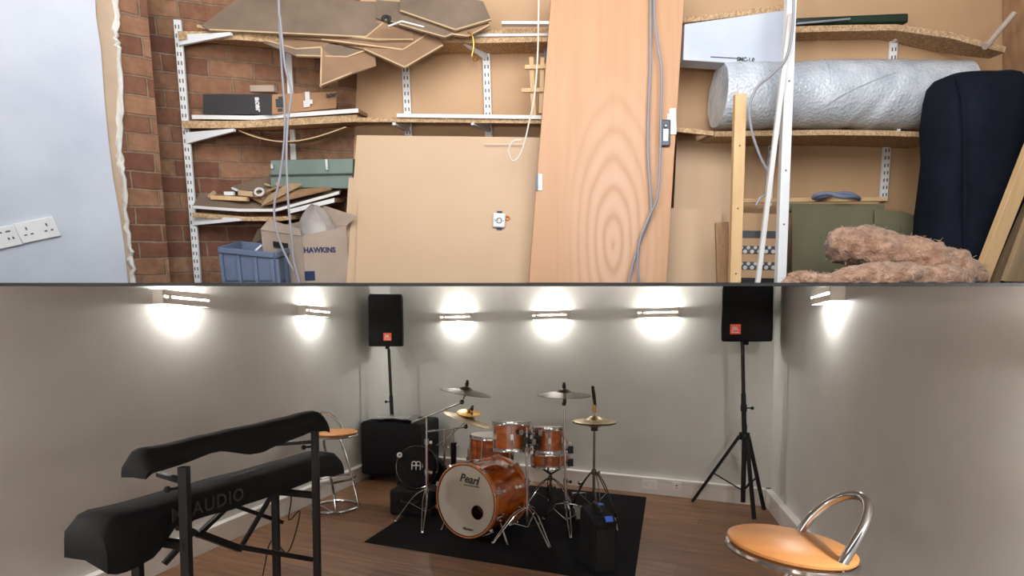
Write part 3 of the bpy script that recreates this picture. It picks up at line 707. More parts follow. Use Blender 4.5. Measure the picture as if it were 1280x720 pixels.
# crash on the far-left boom
sb = G(534, 655); stop = W(533, 521, sb.y)
st1 = stand('boom_stand', 'chrome boom cymbal stand in front of the black bags, left of the bass drum', sb, stop, W(534, 612, sb.y).z, [math.radians(175), math.radians(270), math.radians(40)], .27)
cc1 = W(582, 491, 4.62); n1 = V((.16, .0, 1))
be = V((stop.x, stop.y, stop.z)); bt = cc1 + V((-.03, 0, -.075)); btail = be + (be - bt) * .42
mb = MB(); mb.tube([btail, be, bt], .0075, 8); mb.cyl(btail, btail.lerp(be, .5), .011, 10); obj('boom_arm', mb, M['chrome'], st1)
mb = MB(); mb.tube([bt, bt + V((.012, 0, .03)), cc1], .007, 8); mb.ball(bt, .02, 10); obj('tilter', mb, M['chrome_dark'], st1); topper(st1, cc1, n1, .055)
cymbal('crash_cymbal', 'dark crash cymbal highest on the left, tilted on a boom arm', cc1, n1, .21, 'cym_dark')
# ride on second boom
cc2 = W(585, 525, 5.0); n2 = V((.34, .02, 1))
sb2 = G(557, 629); stop2 = W(555, 537, sb2.y)
st2 = stand('boom_stand', 'chrome boom cymbal stand half hidden between bass drum and floor tom', sb2, stop2, .24, [math.radians(80), math.radians(320), math.radians(200)], .17)
bt = cc2 + V((-.02, 0, -.06)); be = V(stop2); btail = be + (be - bt) * .95
mb = MB(); mb.tube([btail, be, bt], .0075, 8); mb.cyl(btail, btail.lerp(be, .6), .010, 10); obj('boom_arm', mb, M['chrome'], st2)
mb = MB(); mb.tube([bt, cc2], .007, 8); mb.ball(bt, .02, 10); obj('tilter', mb, M['chrome_dark'], st2); topper(st2, cc2 , n2, .085)
cymbal('ride_cymbal', 'bronze ride cymbal steeply tilted beneath the small golden splash', cc2, n2, .225, 'cym')
sc_ = cc2 + V((.01, 0, .065)); cymbal('splash_cymbal', 'small golden splash cymbal stacked over the tilted ride', sc_, V((.06, -.22, 1)), .105, 'cym_gold', H=.012)
# third post with black sleeve
sb3 = G(568, 622); tp3 = W(567, 536, sb3.y)
st3 = stand('percussion_stand', 'slim stand with black sleeve beside the floor tom', sb3, tp3, .2, [math.radians(100), math.radians(220), math.radians(340)], .2, cat='drum stand', grp='cymbal stands')
mb = MB(); mb.cyl(W(567, 590, sb3.y), W(567, 553, sb3.y), .026, 14, r2=.03); obj('sleeve', mb, M['black_plas'], st3)
mb = MB(); mb.tube([W(546, 557, sb3.y - .05), W(567, 541, sb3.y), W(582, 527, sb3.y)], .006, 8); obj('side_arm', mb, M['chrome'], st3)
# centre front stand carrying the toms
sb4 = G(659, 668); tp4 = W(658, 532, 4.5)
st4 = stand('tom_stand', 'chrome double-braced stand right of the bass drum holding the rack toms', V((sb4.x, 4.40, 0)), V((tp4.x, 4.40, tp4.z)), W(659, 634, 4.40).z, [math.radians(212), math.radians(300), math.radians(70)], .31, cat='tom stand', bottom=.1)
for px, py, lab in ((648, 540, 'a'), (672, 541, 'b'), (664, 552, 'c'), (655, 562, 'd'), (668, 566, 'e')):
    p = W(px, py, 4.40); mb = MB(); mb.ball(p, .022, 8); mb.cyl(p, p + V((.0, -.035, .02)), .007, 6); mb.box(p + V((.02, -.01, 0)), (.03, .02, .04)); obj('clamp', mb, M['chrome_dark'], st4)
for px0, py0, px1, py1 in ((658, 545, 644, 535), (658, 545, 676, 538), (658, 556, 672, 556)):
    mb = MB(); mb.tube([W(px0, py0, 4.40), W(px1, py1, 4.5)], .009, 8); obj('tom_arm', mb, M['chrome'], st4)
# right crash with straight stand
cc5 = W(705, 494, 4.62); sb5 = V((G(708, 662).x, 4.62, 0))
st5 = stand('cymbal_stand', 'tall straight chrome cymbal stand right of the snare drum', sb5, cc5 + V((0, 0, -.02)), W(707, 630, 4.62).z, [math.radians(272), math.radians(130), math.radians(20)], .27, bottom=.12, steps=(.28, .62))
topper(st5, cc5, V((0, 0, 1)), .055); mb = MB(); mb.ball(cc5 + V((0, 0, -.07)), .018, 8); mb.box(cc5 + V((.005, 0, -.045)), (.026, .026, .04)); obj('tilter', mb, M['black_met'], st5)
for py in (562, 578):
    p = W(713, py, 4.62); mb = MB(); mb.box(p, (.045, .03, .06)); mb.cyl(p, p + V((-.04, 0, 0)), .008, 8); obj('accessory_clamp', mb, M['black_met'], st5)
cymbal('crash_cymbal', 'dark crash cymbal lying level on the tall straight stand', cc5, V((0.01, -.03, 1)), .217, 'cym_dark')
# hi-hat
hx = W(743, 527, 4.72); hb = V((hx.x, 4.72, 0))
hh = stand('hi_hat_stand', 'hi-hat stand with curved legs behind the small black amplifier', hb, hx + V((0, 0, -.03)), W(742, 590, 4.72).z, [math.radians(150), math.radians(275), math.radians(30)], .25, m='chrome_dark', bottom=.05, steps=(.5,), cat='hi-hat stand')
mb = MB(); mb.tube([hx + V((0, 0, -.05)), W(743, 500, 4.72)], .0035, 6); obj('pull_rod', mb, M['chrome'], hh)
mb = MB(); mb.cyl(hx + V((0, 0, -.075)), hx + V((0, 0, -.02)), .03, 16, r2=.022); obj('seat_cup', mb, M['black_plas'], hh)
mb = MB(); mb.cyl(W(743, 516, 4.72), W(743, 506, 4.72), .014, 10); obj('clutch', mb, M['brass'], hh)
mb = MB(); a_, b_ = W(744, 508, 4.72), W(741, 484, 4.72); mb.tube([a_, a_.lerp(b_, .5), b_], [.011, .015, .013], 10); mb.ball(b_, .013, 8); obj('grip', mb, M['black_plas'], hh)
mb = MB(); pp = V((hb.x - .05, hb.y - .12, MATZ + .02)); mb.beam(pp + V((0, .1, .0)), pp + V((-.03, -.14, .05)), .085, .012); mb.box(pp + V((0, .1, -.008)), (.09, .05, .02)); obj('pedal', mb, M['chrome_dark'], hh)
cymbal('hi_hat_cymbal', 'upper of the pair of bronze hi-hat cymbals', hx + V((0, 0, .004)), V((0, -.02, 1)), .178, 'cym', H=.022)
cymbal('hi_hat_cymbal', 'lower of the pair of bronze hi-hat cymbals, mostly hidden by the upper', hx + V((0, 0, -.010)), V((0, .02, -1)), .178, 'cym', H=.022)
# snare stand
sb6 = V((sn_c.x, sn_c.y, 0)); ss = stand('snare_stand', 'low basket stand with curved arms holding the snare drum', sb6, V((sn_c.x, sn_c.y, sn_c.z - .07)), .30, [math.radians(200), math.radians(330), math.radians(90)], .27, m='chrome_dark', cat='drum stand', bottom=.08, steps=(.5,))
for a in R3(20):
    d = V((math.cos(a), math.sin(a), 0)); mb = MB(); mb.tube(smoothp([V((sn_c.x, sn_c.y, sn_c.z - .09)), V((sn_c.x, sn_c.y, sn_c.z - .05)) + d * .08, V((sn_c.x, sn_c.y, sn_c.z - .022)) + d * .185, V((sn_c.x, sn_c.y, sn_c.z + .015)) + d * .192], 5), .008, 8); obj('basket_arm', mb, M['black_met'], ss)
# throne: dark seat on low tripod
pd = G(725, 648); dp = thing('bass_pedal', 'chrome drum pedal lying between the stands right of the bass drum', 'pedal', (pd.x, pd.y, MATZ))
mb = MB(); mb.box(V((pd.x, pd.y, MATZ + .006)), (.10, .26, .012)); obj('base_plate', mb, M['black_met'], dp)
mb = MB(); mb.beam(V((pd.x, pd.y - .12, MATZ + .02)), V((pd.x, pd.y + .10, MATZ + .075)), .085, .010); obj('footboard', mb, M['chrome_dark'], dp)
for s in (-1, 1):
    mb = MB(); mb.cyl(V((pd.x + s * .055, pd.y + .1, MATZ + .012)), V((pd.x + s * .055, pd.y + .1, .2)), .008, 8); obj('post', mb, M['chrome'], dp)
mb = MB(); mb.cyl(V((pd.x - .06, pd.y + .1, .195)), V((pd.x + .06, pd.y + .1, .195)), .007, 8); mb.cyl(V((pd.x, pd.y + .1, .195)), V((pd.x, pd.y + .02, .30)), .004, 6); mb.ball(V((pd.x, pd.y + .015, .31)), .022, 10); obj('beater', mb, M['chrome'], dp)

# small amp at the front right of the mat
ab = W(750, 690, 3.72)
am = thing('practice_amplifier', 'small upright black amplifier with a blue badge at the front of the mat', 'amplifier', (ab.x, 3.82, MATZ), math.radians(12))
fr = FR[am.name]; mb = MB(); aw, ad, ah = .165, .27, W(745, 649, 3.69).z - MATZ
mb.loft([[fr @ V((-aw / 2, -ad / 2, 0)), fr @ V((aw / 2, -ad / 2, 0)), fr @ V((aw / 2, ad / 2, 0)), fr @ V((-aw / 2, ad / 2, 0))], [fr @ V((-aw / 2, -ad / 2, ah * .93)), fr @ V((aw / 2, -ad / 2, ah * .93)), fr @ V((aw / 2, ad / 2, ah)), fr @ V((-aw / 2, ad / 2, ah))],
         [fr @ V((-aw / 2 + .01, -ad / 2 + .03, ah)), fr @ V((aw / 2 - .01, -ad / 2 + .03, ah)), fr @ V((aw / 2 - .01, ad / 2 - .02, ah + .03)), fr @ V((-aw / 2 + .01, ad / 2 - .02, ah + .03))]])
obj('cabinet', mb, M['black_fab'], am, bevel=.008)
mb = MB(); mb.box(fr @ V((0, -ad / 2 - .003, ah * .44)), (aw * .82, .008, ah * .78), fr.to_3x3()); obj('grille', mb, M['black_plas'], am)
mb = MB(); mb.box(fr @ V((.03, -ad / 2 + .012, ah * .985)), (.05, .012, .038), fr.to_3x3() @ Matrix.Rotation(math.radians(-40), 3, 'X')); mb.box(fr @ V((.05, ad / 2 - .035, ah + .032)), (.045, .05, .004), fr.to_3x3()); obj('badge', mb, M['blue_badge'], am)
mb = MB(); mb.tube(smoothp([fr @ V((0, -.05, ah + .005)), fr @ V((0, -.04, ah + .04)), fr @ V((0, .07, ah + .055)), fr @ V((0, .09, ah + .02))], 5), .011, 8); obj('handle', mb, M['black_plas'], am)
# stray pair of sticks at the right of the mat
for (a, b, lab) in ((G(769, 648, .02), G(772, 664, .014), 'short chrome rod lying on the mat right of the amplifier, upper'), (G(766, 662, .014), G(761, 674, .014), 'dull short rod lying on the mat right of the amplifier, lower')):
    mb = MB(); mb.cyl(a, b, .007, 8); tag(obj('metal_rod', mb, M['chrome' if 'chrome' in lab else 'chrome_dark']), lab, 'rod')

# black bags by the subwoofer
bc = G(517, 646)
mb = MB(); bxr = Matrix.Rotation(math.radians(-10), 3, 'Z'); cw, cd, ch = .40, .30, .225
cs = thing('gig_case', 'low black padded case on the floor in front of the subwoofer', 'case', (bc.x, bc.y + .16, 0), math.radians(-10))
fr = FR[cs.name]; mb.box(fr @ V((0, 0, ch / 2)), (cw, cd, ch), fr.to_3x3()); obj('body', mb, M['black_fab'], cs, bevel=.025)
mb = MB(); mb.tube(smoothp([fr @ V((-.08, -.152, .15)), fr @ V((-.06, -.18, .13)), fr @ V((.06, -.18, .13)), fr @ V((.08, -.152, .15))], 4), .008, 8); obj('handle', mb, M['black_plas'], cs)
cbg = thing('cymbal_bag', 'round black padded bag with a white emblem standing on the low case', 'bag', (fr @ V((.02, -.02, ch))), math.radians(-6), 'round black bags')
f2 = FR[cbg.name]; rb = .185
Mx = f2 @ Matrix.Translation((0, 0, rb)) @ Matrix.Rotation(math.radians(82), 4, 'X')
mb = MB(); mb.lathe([(0, -.05), (rb - .02, -.05), (rb, -.03), (rb, .03), (rb - .02, .05), (0, .05)], Mx, 48); obj('body', mb, M['black_fab'], cbg, smooth=40)
mb = MB(); mb.torus(rb + .001, .004, Mx @ Matrix.Translation((0, 0, .034)), 56, 6); obj('piping', mb, M['chrome_dark'], cbg)
lm = MB(); Lx = Mx @ Matrix.Translation((-.0, .02, .0515))
for s in (-1, 1):
    lm.torus(.0185, .005, Lx @ Matrix.Translation((s * .02, .012, 0)), 24, 6)
    lm.box(Lx @ V((s * .038, -.018, 0)), (.009, .05, .004), Lx.to_3x3())
lm.box(Lx @ V((0, -.02, 0)), (.008, .045, .004), Lx.to_3x3())
lm.text('MEINL', .011, Lx @ Matrix.Translation((.058, -.008, 0)) @ Matrix.Rotation(math.pi / 2, 4, 'Z')); obj('emblem', lm, M['pale'], cbg)
f3p = fr @ V((-.03, .27, 0))
dbg = thing('drum_bag', 'bigger round black bag behind the bag with the emblem', 'bag', (f3p.x, f3p.y, 0), math.radians(-10), 'round black bags')
f3 = FR[dbg.name]; Mx3 = f3 @ Matrix.Translation((0, 0.0, .245)) @ Matrix.Rotation(math.radians(88), 4, 'X')
mb = MB(); mb.lathe([(0, -.06), (.215, -.06), (.24, -.04), (.24, .04), (.215, .06), (0, .06)], Mx3, 48); obj('body', mb, M['black_fab'], dbg, smooth=40)
mb = MB(); mb.torus(.241, .004, Mx3 @ Matrix.Translation((0, 0, .05)), 56, 6); obj('piping', mb, M['black_plas'], dbg)
tp_ = f2 @ V((-.15, -.005, .30)); wt = MB(); wt.torus(.016, .009, axis_m(tp_ + V((0, -.06, 0)), V((.2, -1, .1))), 20, 8); tag(obj('tape_roll', wt, M['pale']), 'tiny white tape roll hanging at the shoulder of the emblem bag', 'tape')

# =====================================================================================================
#                                            STOREROOM (above)
# =====================================================================================================
ROOM = ROOM_UP
YB = 3.3
def lerp(a, b, t): return a + (b - a) * t
def poly(pts): return [U(x, y, Y) for x, y, Y in pts]
def normal_of(ps):
    n = V((0, 0, 0))
    for i in range(len(ps)):
        a, b = ps[i], ps[(i + 1) % len(ps)]
        n += a.cross(b)
    n.normalize()
    return n if n.dot(ps[0]) < 0 else -n        # towards the viewer side
def flat(ps, n):
    """bring a slightly warped outline into one plane"""
    c = sum(ps, V((0, 0, 0))) / len(ps); d0 = c.dot(n); return [p * (d0 / p.dot(n)) for p in ps]
def slab(pts, th):
    """flat sheet: front outline given, thickness th behind it"""
    ps = poly(pts); n = normal_of(ps); ps = flat(ps, n); return MB().prism(ps, -n * th)
def Ywl(px): return lerp(2.32, 2.78, (px + 60) / 268.0)      # plastered left wall / pier
def Ybw(px): return lerp(2.98, 3.3, (px - 205) / 240.0)      # brick wall behind the left shelves
def wframe(pa, pb):
    d = pb - pa; return Matrix.Translation(pa) @ Matrix.Rotation(math.atan2(d.y, d.x), 4, 'Z')
BOT = 353.8
def jag(pts, amp, k=5):
    out = []
    for i in range(len(pts) - 1):
        for j in range(k):
            t = j / k; x = lerp(pts[i][0], pts[i + 1][0], t); y = lerp(pts[i][1], pts[i + 1][1], t)
            out.append((x + random.uniform(-amp, amp), y))
    out.append(pts[-1]); return out
# pier and side wall in brick
a, b = U(205, 300, Ybw(205)), U(445, 300, Ybw(445))
struct('wall_brick', slab([(x, y, Ybw(x)) for x, y in ((146, -150), (456, -150), (446, BOT), (195, BOT))], .08), M['brick'], 'brick side wall behind the left shelves', frame=wframe(a, b))
edge = [(117, -40), (120, 20), (126, 60), (131, 130), (136, 180), (141, 220), (149, 265), (155, 305), (160, BOT)]
edge2 = [(143, -40), (149, 20), (146, 45), (151, 60), (153, 140), (151, 190), (156, 215), (158, 262), (164, 300), (167, 325), (169, BOT)]
def mv(ps, dy):                                # bring a layer forward
    return [(x, y, Ywl(x) - dy) for x, y in ps]
PN = normal_of([U(-80, 180, Ywl(-80)), U(60, 40, Ywl(60)), U(165, 180, Ywl(165)), U(60, 330, Ywl(60))]); PD = U(60, 180, Ywl(60)).dot(PN)
def on_plaster(x, y, dy=0.0):
    p = U(x, y, 1.0); return p * ((PD + dy) / p.dot(PN))
def psheet(pts, front, th):
    return MB().prism([on_plaster(x, y, front) for x, y in pts], -PN * th)
if PN.dot(U(60, 180, 1)) > 0: PN = -PN; PD = -PD
a, b = on_plaster(110, 300), on_plaster(206, 300)
struct('wall_pier', psheet([(90, -150), (168, -150), (180, -40), (213, BOT), (90, BOT)], 0.0, .11), M['brick'], 'red brick pier beside the torn plaster', frame=wframe(a, b))
struct('wall_plastered', psheet([(-300, -150), (110, -150)] + edge + [(-300, BOT)], .024, .05), M['white_wall'], 'blue white painted plaster wall with two sockets', frame=wframe(U(-80, 300, Ywl(-80)), U(110, 300, Ywl(110))))
struct('trim_1', psheet([(90, -150), (138, -150)] + jag(edge2, 1.2, 4) + [(100, BOT)], .012, .03), M['plasterboard'], 'torn tan plasterboard layer between plaster and brick')
e2 = jag(edge2, 2.0, 5)
inner = [(x - random.uniform(4, 9), y) for x, y in e2]
mb = MB(); rings = []
for (x, y), (xi, yi) in zip(e2, inner):
    d0 = .014 + random.uniform(.004, .016)
    rings.append([on_plaster(x + 1.5, y, .0), on_plaster(x + .5, y, d0), on_plaster((x + xi) / 2, yi, d0 + .006), on_plaster(xi, yi, .016), on_plaster(xi, yi, .0)])
mb.loft(rings); struct('trim_2', mb, M['torn'], 'ragged white torn plaster edge beside the brick pier')
# back and right walls
struct('wall_back_upper', slab([(438, -150, YB), (1262, -150, YB), (1256, BOT, YB), (436, BOT, YB)], .05), M['hardboard'], 'tan hardboard lined back wall of the storeroom', frame=wframe(U(445, 300, YB), U(1250, 300, YB)))
struct('wall_right_upper', slab([(1256, -150, YB), (1520, -150, 2.4), (1520, BOT, 2.4), (1250, BOT, YB)], .05), M['oldwood'], 'brown right wall of the storeroom', frame=wframe(U(1250, 300, YB), U(1340, 300, 2.8)))

# sockets on the plaster
def upper_socket(px, py, w, h, label, holes):
    c = on_plaster(px, py, .025); n = PN; d = (on_plaster(px + 12, py - 2.4) - on_plaster(px - 12, py + 2.4)).normalized(); R = Matrix((d, -n, d.cross(-n))).transposed()
    t = thing('wall_socket', label, 'socket', c, 0, 'sockets on the white plaster')
    mb = MB(); mb.box(c + n * .006, (w, .014, h), R); obj('plate', mb, M['white'], t, bevel=.003)
    hb = MB()
    for a, z, ww, hh in holes: hb.box(c + n * .0135 + R @ V((a, 0, z)), (ww, .002, hh), R)
    obj('hole_pattern', hb, M['slot'], t); return t
upper_socket(47, 287, .136, .082, 'double white socket on the blue white plaster nearer the brick pier', [(-.035, .014, .005, .012), (-.046, -.010, .010, .005), (-.024, -.010, .010, .005), (.035, .014, .005, .012), (.046, -.010, .010, .005), (.024, -.010, .010, .005)])
upper_socket(2, 297, .11, .082, 'white switched outlet cut by the left edge of the view', [(.0, .02, .016, .006), (.028, .02, .016, .006), (.02, -.008, .006, .01), (.035, -.008, .006, .01)])

# ------------------------------------------------------------------ shelving hardware
def rail(label, x0, y0, x1, y1, Yf, brackets=(), wpx=8.5, slots=True, group='slotted shelf uprights', dx=0.0):
    """slotted upright fixed to the wall between two picture heights; brackets: list of (y, dirx_px, tipdy, dY)"""
    p0, p1 = U(x0, y0, Yf(x0) - .012), U(x1, y1, Yf(x1) - .012); w = wpx * Yf(x0) / F
    t = thing('shelf_upright', label, 'shelf upright', p1, 0, group)
    d = (p1 - p0).normalized(); n = V((0, -1, 0)); n = (n - d * n.dot(d)).normalized(); x = d.cross(n)
    R = Matrix((x, n, d)).transposed(); c = (p0 + p1) / 2; L = (p1 - p0).length
    mb = MB(); mb.box(c, (w, .016, L), R); obj('channel', mb, M['white'], t, bevel=.002)
    if slots:
        sb = MB(); k = 0; q = .03
        while q < L - .02:
            o = p0 + d * q
            for s in (-1, 1): sb.box(o + x * s * w * .22 + n * .0085, (w * .16, .002, .017), R)
            q += .038
        obj('slot_pattern', sb, M['slot'], t)
    for (yb, dpx, tip, dY, hgt) in brackets:
        xx = lerp(x0, x1, (yb - y0) / (y1 - y0)); Y0 = Yf(xx) - .02
        a = U(xx, yb, Y0); b_ = U(xx + dpx, yb + tip, Y0 - dY); a2 = a - V((0, 0, hgt))
        br = MB(); side = V((b_ - a).cross(V((0, 0, 1)))).normalized() * .008
        br.prism([a - side, b_ - side, b_ - side - V((0, 0, .012)), a2 - side], side * 2); obj('bracket', br, M['white'], t)
    return t
rail('white shelf upright with three brackets on the brick wall, nearest the pier', 222, 25, 248, BOT, lambda x: 2.985 + (x - 236) * .0013, [(44, 66, -3, .06, .045), (166, 60, -5, .05, .05), (270, 60, 3, .05, .045)], wpx=8)
rail('white shelf upright on the brick wall, partly hidden behind the grey hanging cables', 360, 40, 370, 262, Ybw, [], wpx=6.5, slots=False)
rail('white slotted upright below the cardboard stack on the hardboard wall', 506, 60, 511, 172, lambda x: YB, [(155, -18, -2, .18, .04)])
rail('white slotted upright on the hardboard wall, below the top shelf end bracket', 607, 46, 611, 172, lambda x: YB, [(62, -27, -10, .14, .05), (155, -20, -2, .18, .04)])
rail('white slotted upright behind the thin leaning pole', 966, 150, 960, 258, lambda x: YB, [])
rail('white slotted upright above and below the bubble wrap roll, with two brackets', 1118, 34, 1104, 252, lambda x: YB, [(46, 16, -14, .12, .03), (163, 14, -2, .2, .03)])

def board(label, pts_front, Yf, Yb, th_px, back_up=0.0, m='chip', edge=None, name='shelf_board', cat='shelf', group=None, end_pts=None, depthx=0.0):
    """shelf board: front edge polyline (px, py) at depth Yf(px), running back to Yb(px); back_up raises the rear"""
    t = thing(name, label, cat, U(pts_front[0][0], pts_front[0][1], Yf(pts_front[0][0])), 0, group); mb = MB(); rings = []
    for px, py in pts_front:
        f = U(px, py, Yf(px)); yb = Yb(px); bk = V((f.x * (1.0 + depthx), yb, f.z + back_up)); th = V((0, 0, th_px * Yf(px) / F))
        rings.append([f, f - th, bk - th, bk])
    mb.loft(rings); obj('panel', mb, M[m], t, bevel=.0015)
    if edge:
        eb = MB(); rings = []
        for px, py in pts_front:
            f = U(px, py, Yf(px)); th = V((0, 0, th_px * Yf(px) / F)); o = V((0, -.0035, 0))
            rings.append([f + o, f - th * edge[1] + o, f - th * edge[1] - o * .2, f - o * .2])
        eb.loft(rings); obj('edge_strip', eb, M[edge[0]], t)
    return t
SY = lambda px: Ybw(px)
# left shelves along the brick wall
LFY = lambda px: lerp(2.96, 3.16, (px - 225) / 220.0)
LBY = lambda px: max(Ybw(px) - .01, LFY(px) + .05)
board('chipboard top shelf on the brick wall, under the flattened cardboard', [(222, 39), (296, 39), (445, 49)], lambda x: 2.93 + (max(x, 296) - 296) * .0012, LBY, 9, .02, group='shelf boards')
board('chipboard middle shelf on the brick wall, under the black ended box', [(227, 151), (300, 151), (446, 143)], lambda x: 2.93 + (max(x, 300) - 300) * .0013, LBY, 8, .015, group='shelf boards')
board('long white edged board lying over the middle left shelf', [(240, 143.8), (318, 144.8), (448, 135.6)], lambda x: 2.95 + (max(x, 318) - 318) * .0012, LBY, 4.4, .015, m='oldwood', edge=('white_edge', 1.0), name='loose_board', cat='board', group='loose boards')
board('chipboard lowest shelf on the brick wall, above the grey blue crate', [(240, 266), (304, 271), (352, 271), (364, 269)], lambda x: 2.93 + (max(x, 300) - 300) * .0010, LBY, 5, .01, group='shelf boards')
board('white edged board poking out of the lowest left shelf above the paper sack', [(362, 261.5), (418, 247.5)], lambda x: 3.0 + (x - 362) * .001, LBY, 5, .012, m='oldwood', edge=('white_edge', 1.0), name='loose_board', cat='board', group='loose boards')
board('grey topped board over the lowest left shelf, carrying the wood offcuts', [(241, 257), (300, 261), (345, 261), (424, 239)], lambda x: 2.94 + (max(x, 300) - 300) * .0012, LBY, 4, .07, m='card_grey', edge=('white_edge', .8), name='loose_board', cat='board', group='loose boards')
# curved hardboard under the middle shelf
mb = MB(); rings = []
for k in range(17):
    s = k / 16; px = lerp(298, 432, s); py = 162 + 16 * math.sin(math.pi * s ** .9) - 4 * s
    f = U(px, py, lerp(2.95, 3.12, s)); bk = V((f.x, f.y + .13, f.z + .012)); th = V((0, 0, .005)); rings.append([f, f - th, bk - th, bk])
mb.loft(rings); tag(obj('hardboard_strip', mb, M['card_edge']), 'thin hardboard sheet sagging in a bow under the middle left shelf', 'board')
mb = MB()
mb.beam(U(318, 160, 3.06), U(385, 158, 3.12), .03, .012); tag(obj('wood_strip', mb, M['oldwood']), 'short wooden strip lying in the sagging hardboard sheet', 'offcut')

# flattened cardboard on the top left shelf
def sheet(label, pts, m='cardboard', th=.006, name='cardboard_sheet', group='flattened cardboard sheets', cat='cardboard'):
    t = thing(name, label, cat, U(*pts[0]), 0, group); ps = poly(pts)
    n = normal_of(ps); c = sum(ps, V((0, 0, 0))) / len(ps); d0 = c.dot(n)
    ps = [p * (d0 / p.dot(n)) if abs(p.dot(n)) > 1e-3 else p for p in ps]
    mb = MB(); mb.prism(ps, -n * th); obj('sheet', mb, M[m], t)
    low = max(range(len(pts)), key=lambda i: pts[i][1]); eb = MB(); k = len(ps)
    for i in (low - 1, low):
        a, b_ = ps[i % k], ps[(i + 1) % k]; inw = (c - (a + b_) / 2); e = (b_ - a).normalized(); inw = (inw - e * inw.dot(e)).normalized()
        eb.prism([a + n * .002, b_ + n * .002, b_ + inw * .007 + n * .002, a + inw * .007 + n * .002], -n * (th + .003))
    obj('cut_edge', eb, M['card_edge'], t); return t
yl = lambda py: lerp(3.2, 2.9, (py - (-10)) / 90.0)
ywl = lambda x: Ybw(min(x, 445)) - .07
def SH(label, pts, m='cardboard', dy=0.0, **k): return sheet(label, [(x, y, ywl(x) - lerp(0, .26, (y + 10) / 90.0) * (.5 if x < 330 else 1) + dy) for x, y in pts], m, **k)
SH('large brown cardboard sheet hanging lowest, pointing down over the slotted upright', [(395, 46), (455, 62), (506, 85), (554, 57), (546, 40), (430, 30)], 'cardboard', .03)
SH('brown cardboard sheet just above the lowest hanging sheet', [(310, 44), (402, 50), (504, 63), (540, 40), (500, 26), (330, 28)], 'cardboard', .015)
SH('small grey sheet peeping out low at the left of the cardboard stack', [(312, 46), (370, 70), (434, 72), (456, 64), (400, 52), (340, 42)], 'card_grey', .04)
SH('crumpled brown sheet at the left end of the cardboard stack', [(252, 34), (300, 42), (370, 62), (402, 60), (420, 50), (330, 26)], 'cardboard', .035)
SH('brown cardboard sheet with a square right end in the middle of the stack', [(380, 40), (470, 50), (517, 50), (516, 34), (440, 22), (385, 26)], 'cardboard', -.005)
SH('broad grey brown sheet lying over the left half of the cardboard stack', [(252, 32), (262, 38), (458, 47), (484, 26), (470, 2), (300, -4)], 'card_grey', -.03)
SH('long grey sheet with a black folded corner in the middle of the cardboard stack', [(470, 22), (488, 28), (556, 47), (566, 43), (520, 4), (470, 0)], 'card_grey', -.045)
SH('grey sheet lying topmost at the right of the cardboard stack', [(500, 14), (569, 38), (614, 25), (604, 2), (540, -16), (500, -14)], 'card_grey', -.07)
SH('dark brown sheet tucked under the topmost grey sheet at the right', [(540, 40), (585, 46), (612, 32), (608, 22), (560, 20)], 'cardboard', -.04)
SH('torn brown cardboard flap hanging down in the corner below the stack', [(401, 60), (468, 62), (470, 82), (440, 92), (400, 108)], 'cardboard', .05)
mb = MB(); mb.tube(smoothp([U(478, 26, 2.95), U(480, 21, 2.95), U(487, 22, 2.95), U(486, 28, 2.95), U(494, 31, 2.95)], 5), .008, 8)
tag(obj('black_strap', mb, M['knot']), 'curled black strap end on the cardboard stack', 'strap')
mb = MB(); mb.beam(U(486, 33, 2.93), U(502, 27, 2.93), .012, .006); mb.beam(U(502, 27, 2.93), U(530, 34, 2.95), .012, .006); tag(obj('white_strip', mb, M['white_edge']), 'bent white strip on the cardboard stack by the black strap', 'strip')
mb = MB(); mb.beam(U(247, 33, 2.94), U(298, 43, 2.94), .012, .012); tag(obj('wood_strip', mb, M['card_edge']), 'thin wooden strip sticking out at the left of the cardboard stack', 'offcut')

# box with a dark end on the middle left shelf
bxt = thing('carton', 'tan carton with a black printed end on the middle left shelf', 'box', U(300, 147, 3.0))
fa, fb_, fc_ = U(254, 143, 2.965), U(340, 143.5, 2.955), U(421, 135.5, 3.10)
ta, tb_, tc_ = U(254, 118, 2.965), U(340, 118, 2.955), U(421, 114, 3.12)
ba = V((fa.x + .06, fa.y + .16, fa.z)); 
bk = fa + (fc_ - fb_); bkt = V((bk.x, bk.y, ta.z))
mb = MB(); mb.add([fb_, fc_, bk, fa, tb_, tc_, bkt, ta], [(0, 1, 2, 3), (4, 7, 6, 5), (0, 4, 5, 1), (1, 5, 6, 2), (2, 6, 7, 3), (3, 7, 4, 0)]); obj('body', mb, M['tanbox'], bxt, bevel=.003)
n1_ = (fb_ - fa).cross(V((0, 0, 1))).normalized(); 
if n1_.y > 0: n1_ = -n1_
mb = MB(); mb.prism([fa + n1_ * .003, fb_ + n1_ * .003, tb_ + n1_ * .003, ta + n1_ * .003], -n1_ * .004); blk = obj('dark_end', mb, M['black_print'], bxt, label='black printed carton end')
d1 = (fb_ - fa).normalized(); cE = fa.lerp(tb_, .5) 
mb = MB(); mb.text('acer', .036, axis_m(fa.lerp(fb_, .80) + (ta - fa) * .5 + n1_ * .0045, n1_, V((0, 0, 1)) * -1), bold=.0015); obj('lettering', mb, M['pale'], blk)
n2_ = (fc_ - fb_).cross(V((0, 0, 1))).normalized()
if n2_.y > 0: n2_ = -n2_
d2 = (fc_ - fb_).normalized(); pt = lambda s, h: fb_.lerp(fc_, s) + (tb_ - fb_) * h + n2_ * .002
mb = MB(); R_ = Matrix((d2, -n2_, V((0, 0, 1)))).transposed()
mb.box(pt(.12, .55), (.04, .003, .035), R_); mb.box(pt(.12, .2), (.022, .003, .012), R_); mb.box(pt(.13, .8), (.025, .003, .01), R_); obj('label_print', mb, M['black_print'], bxt)
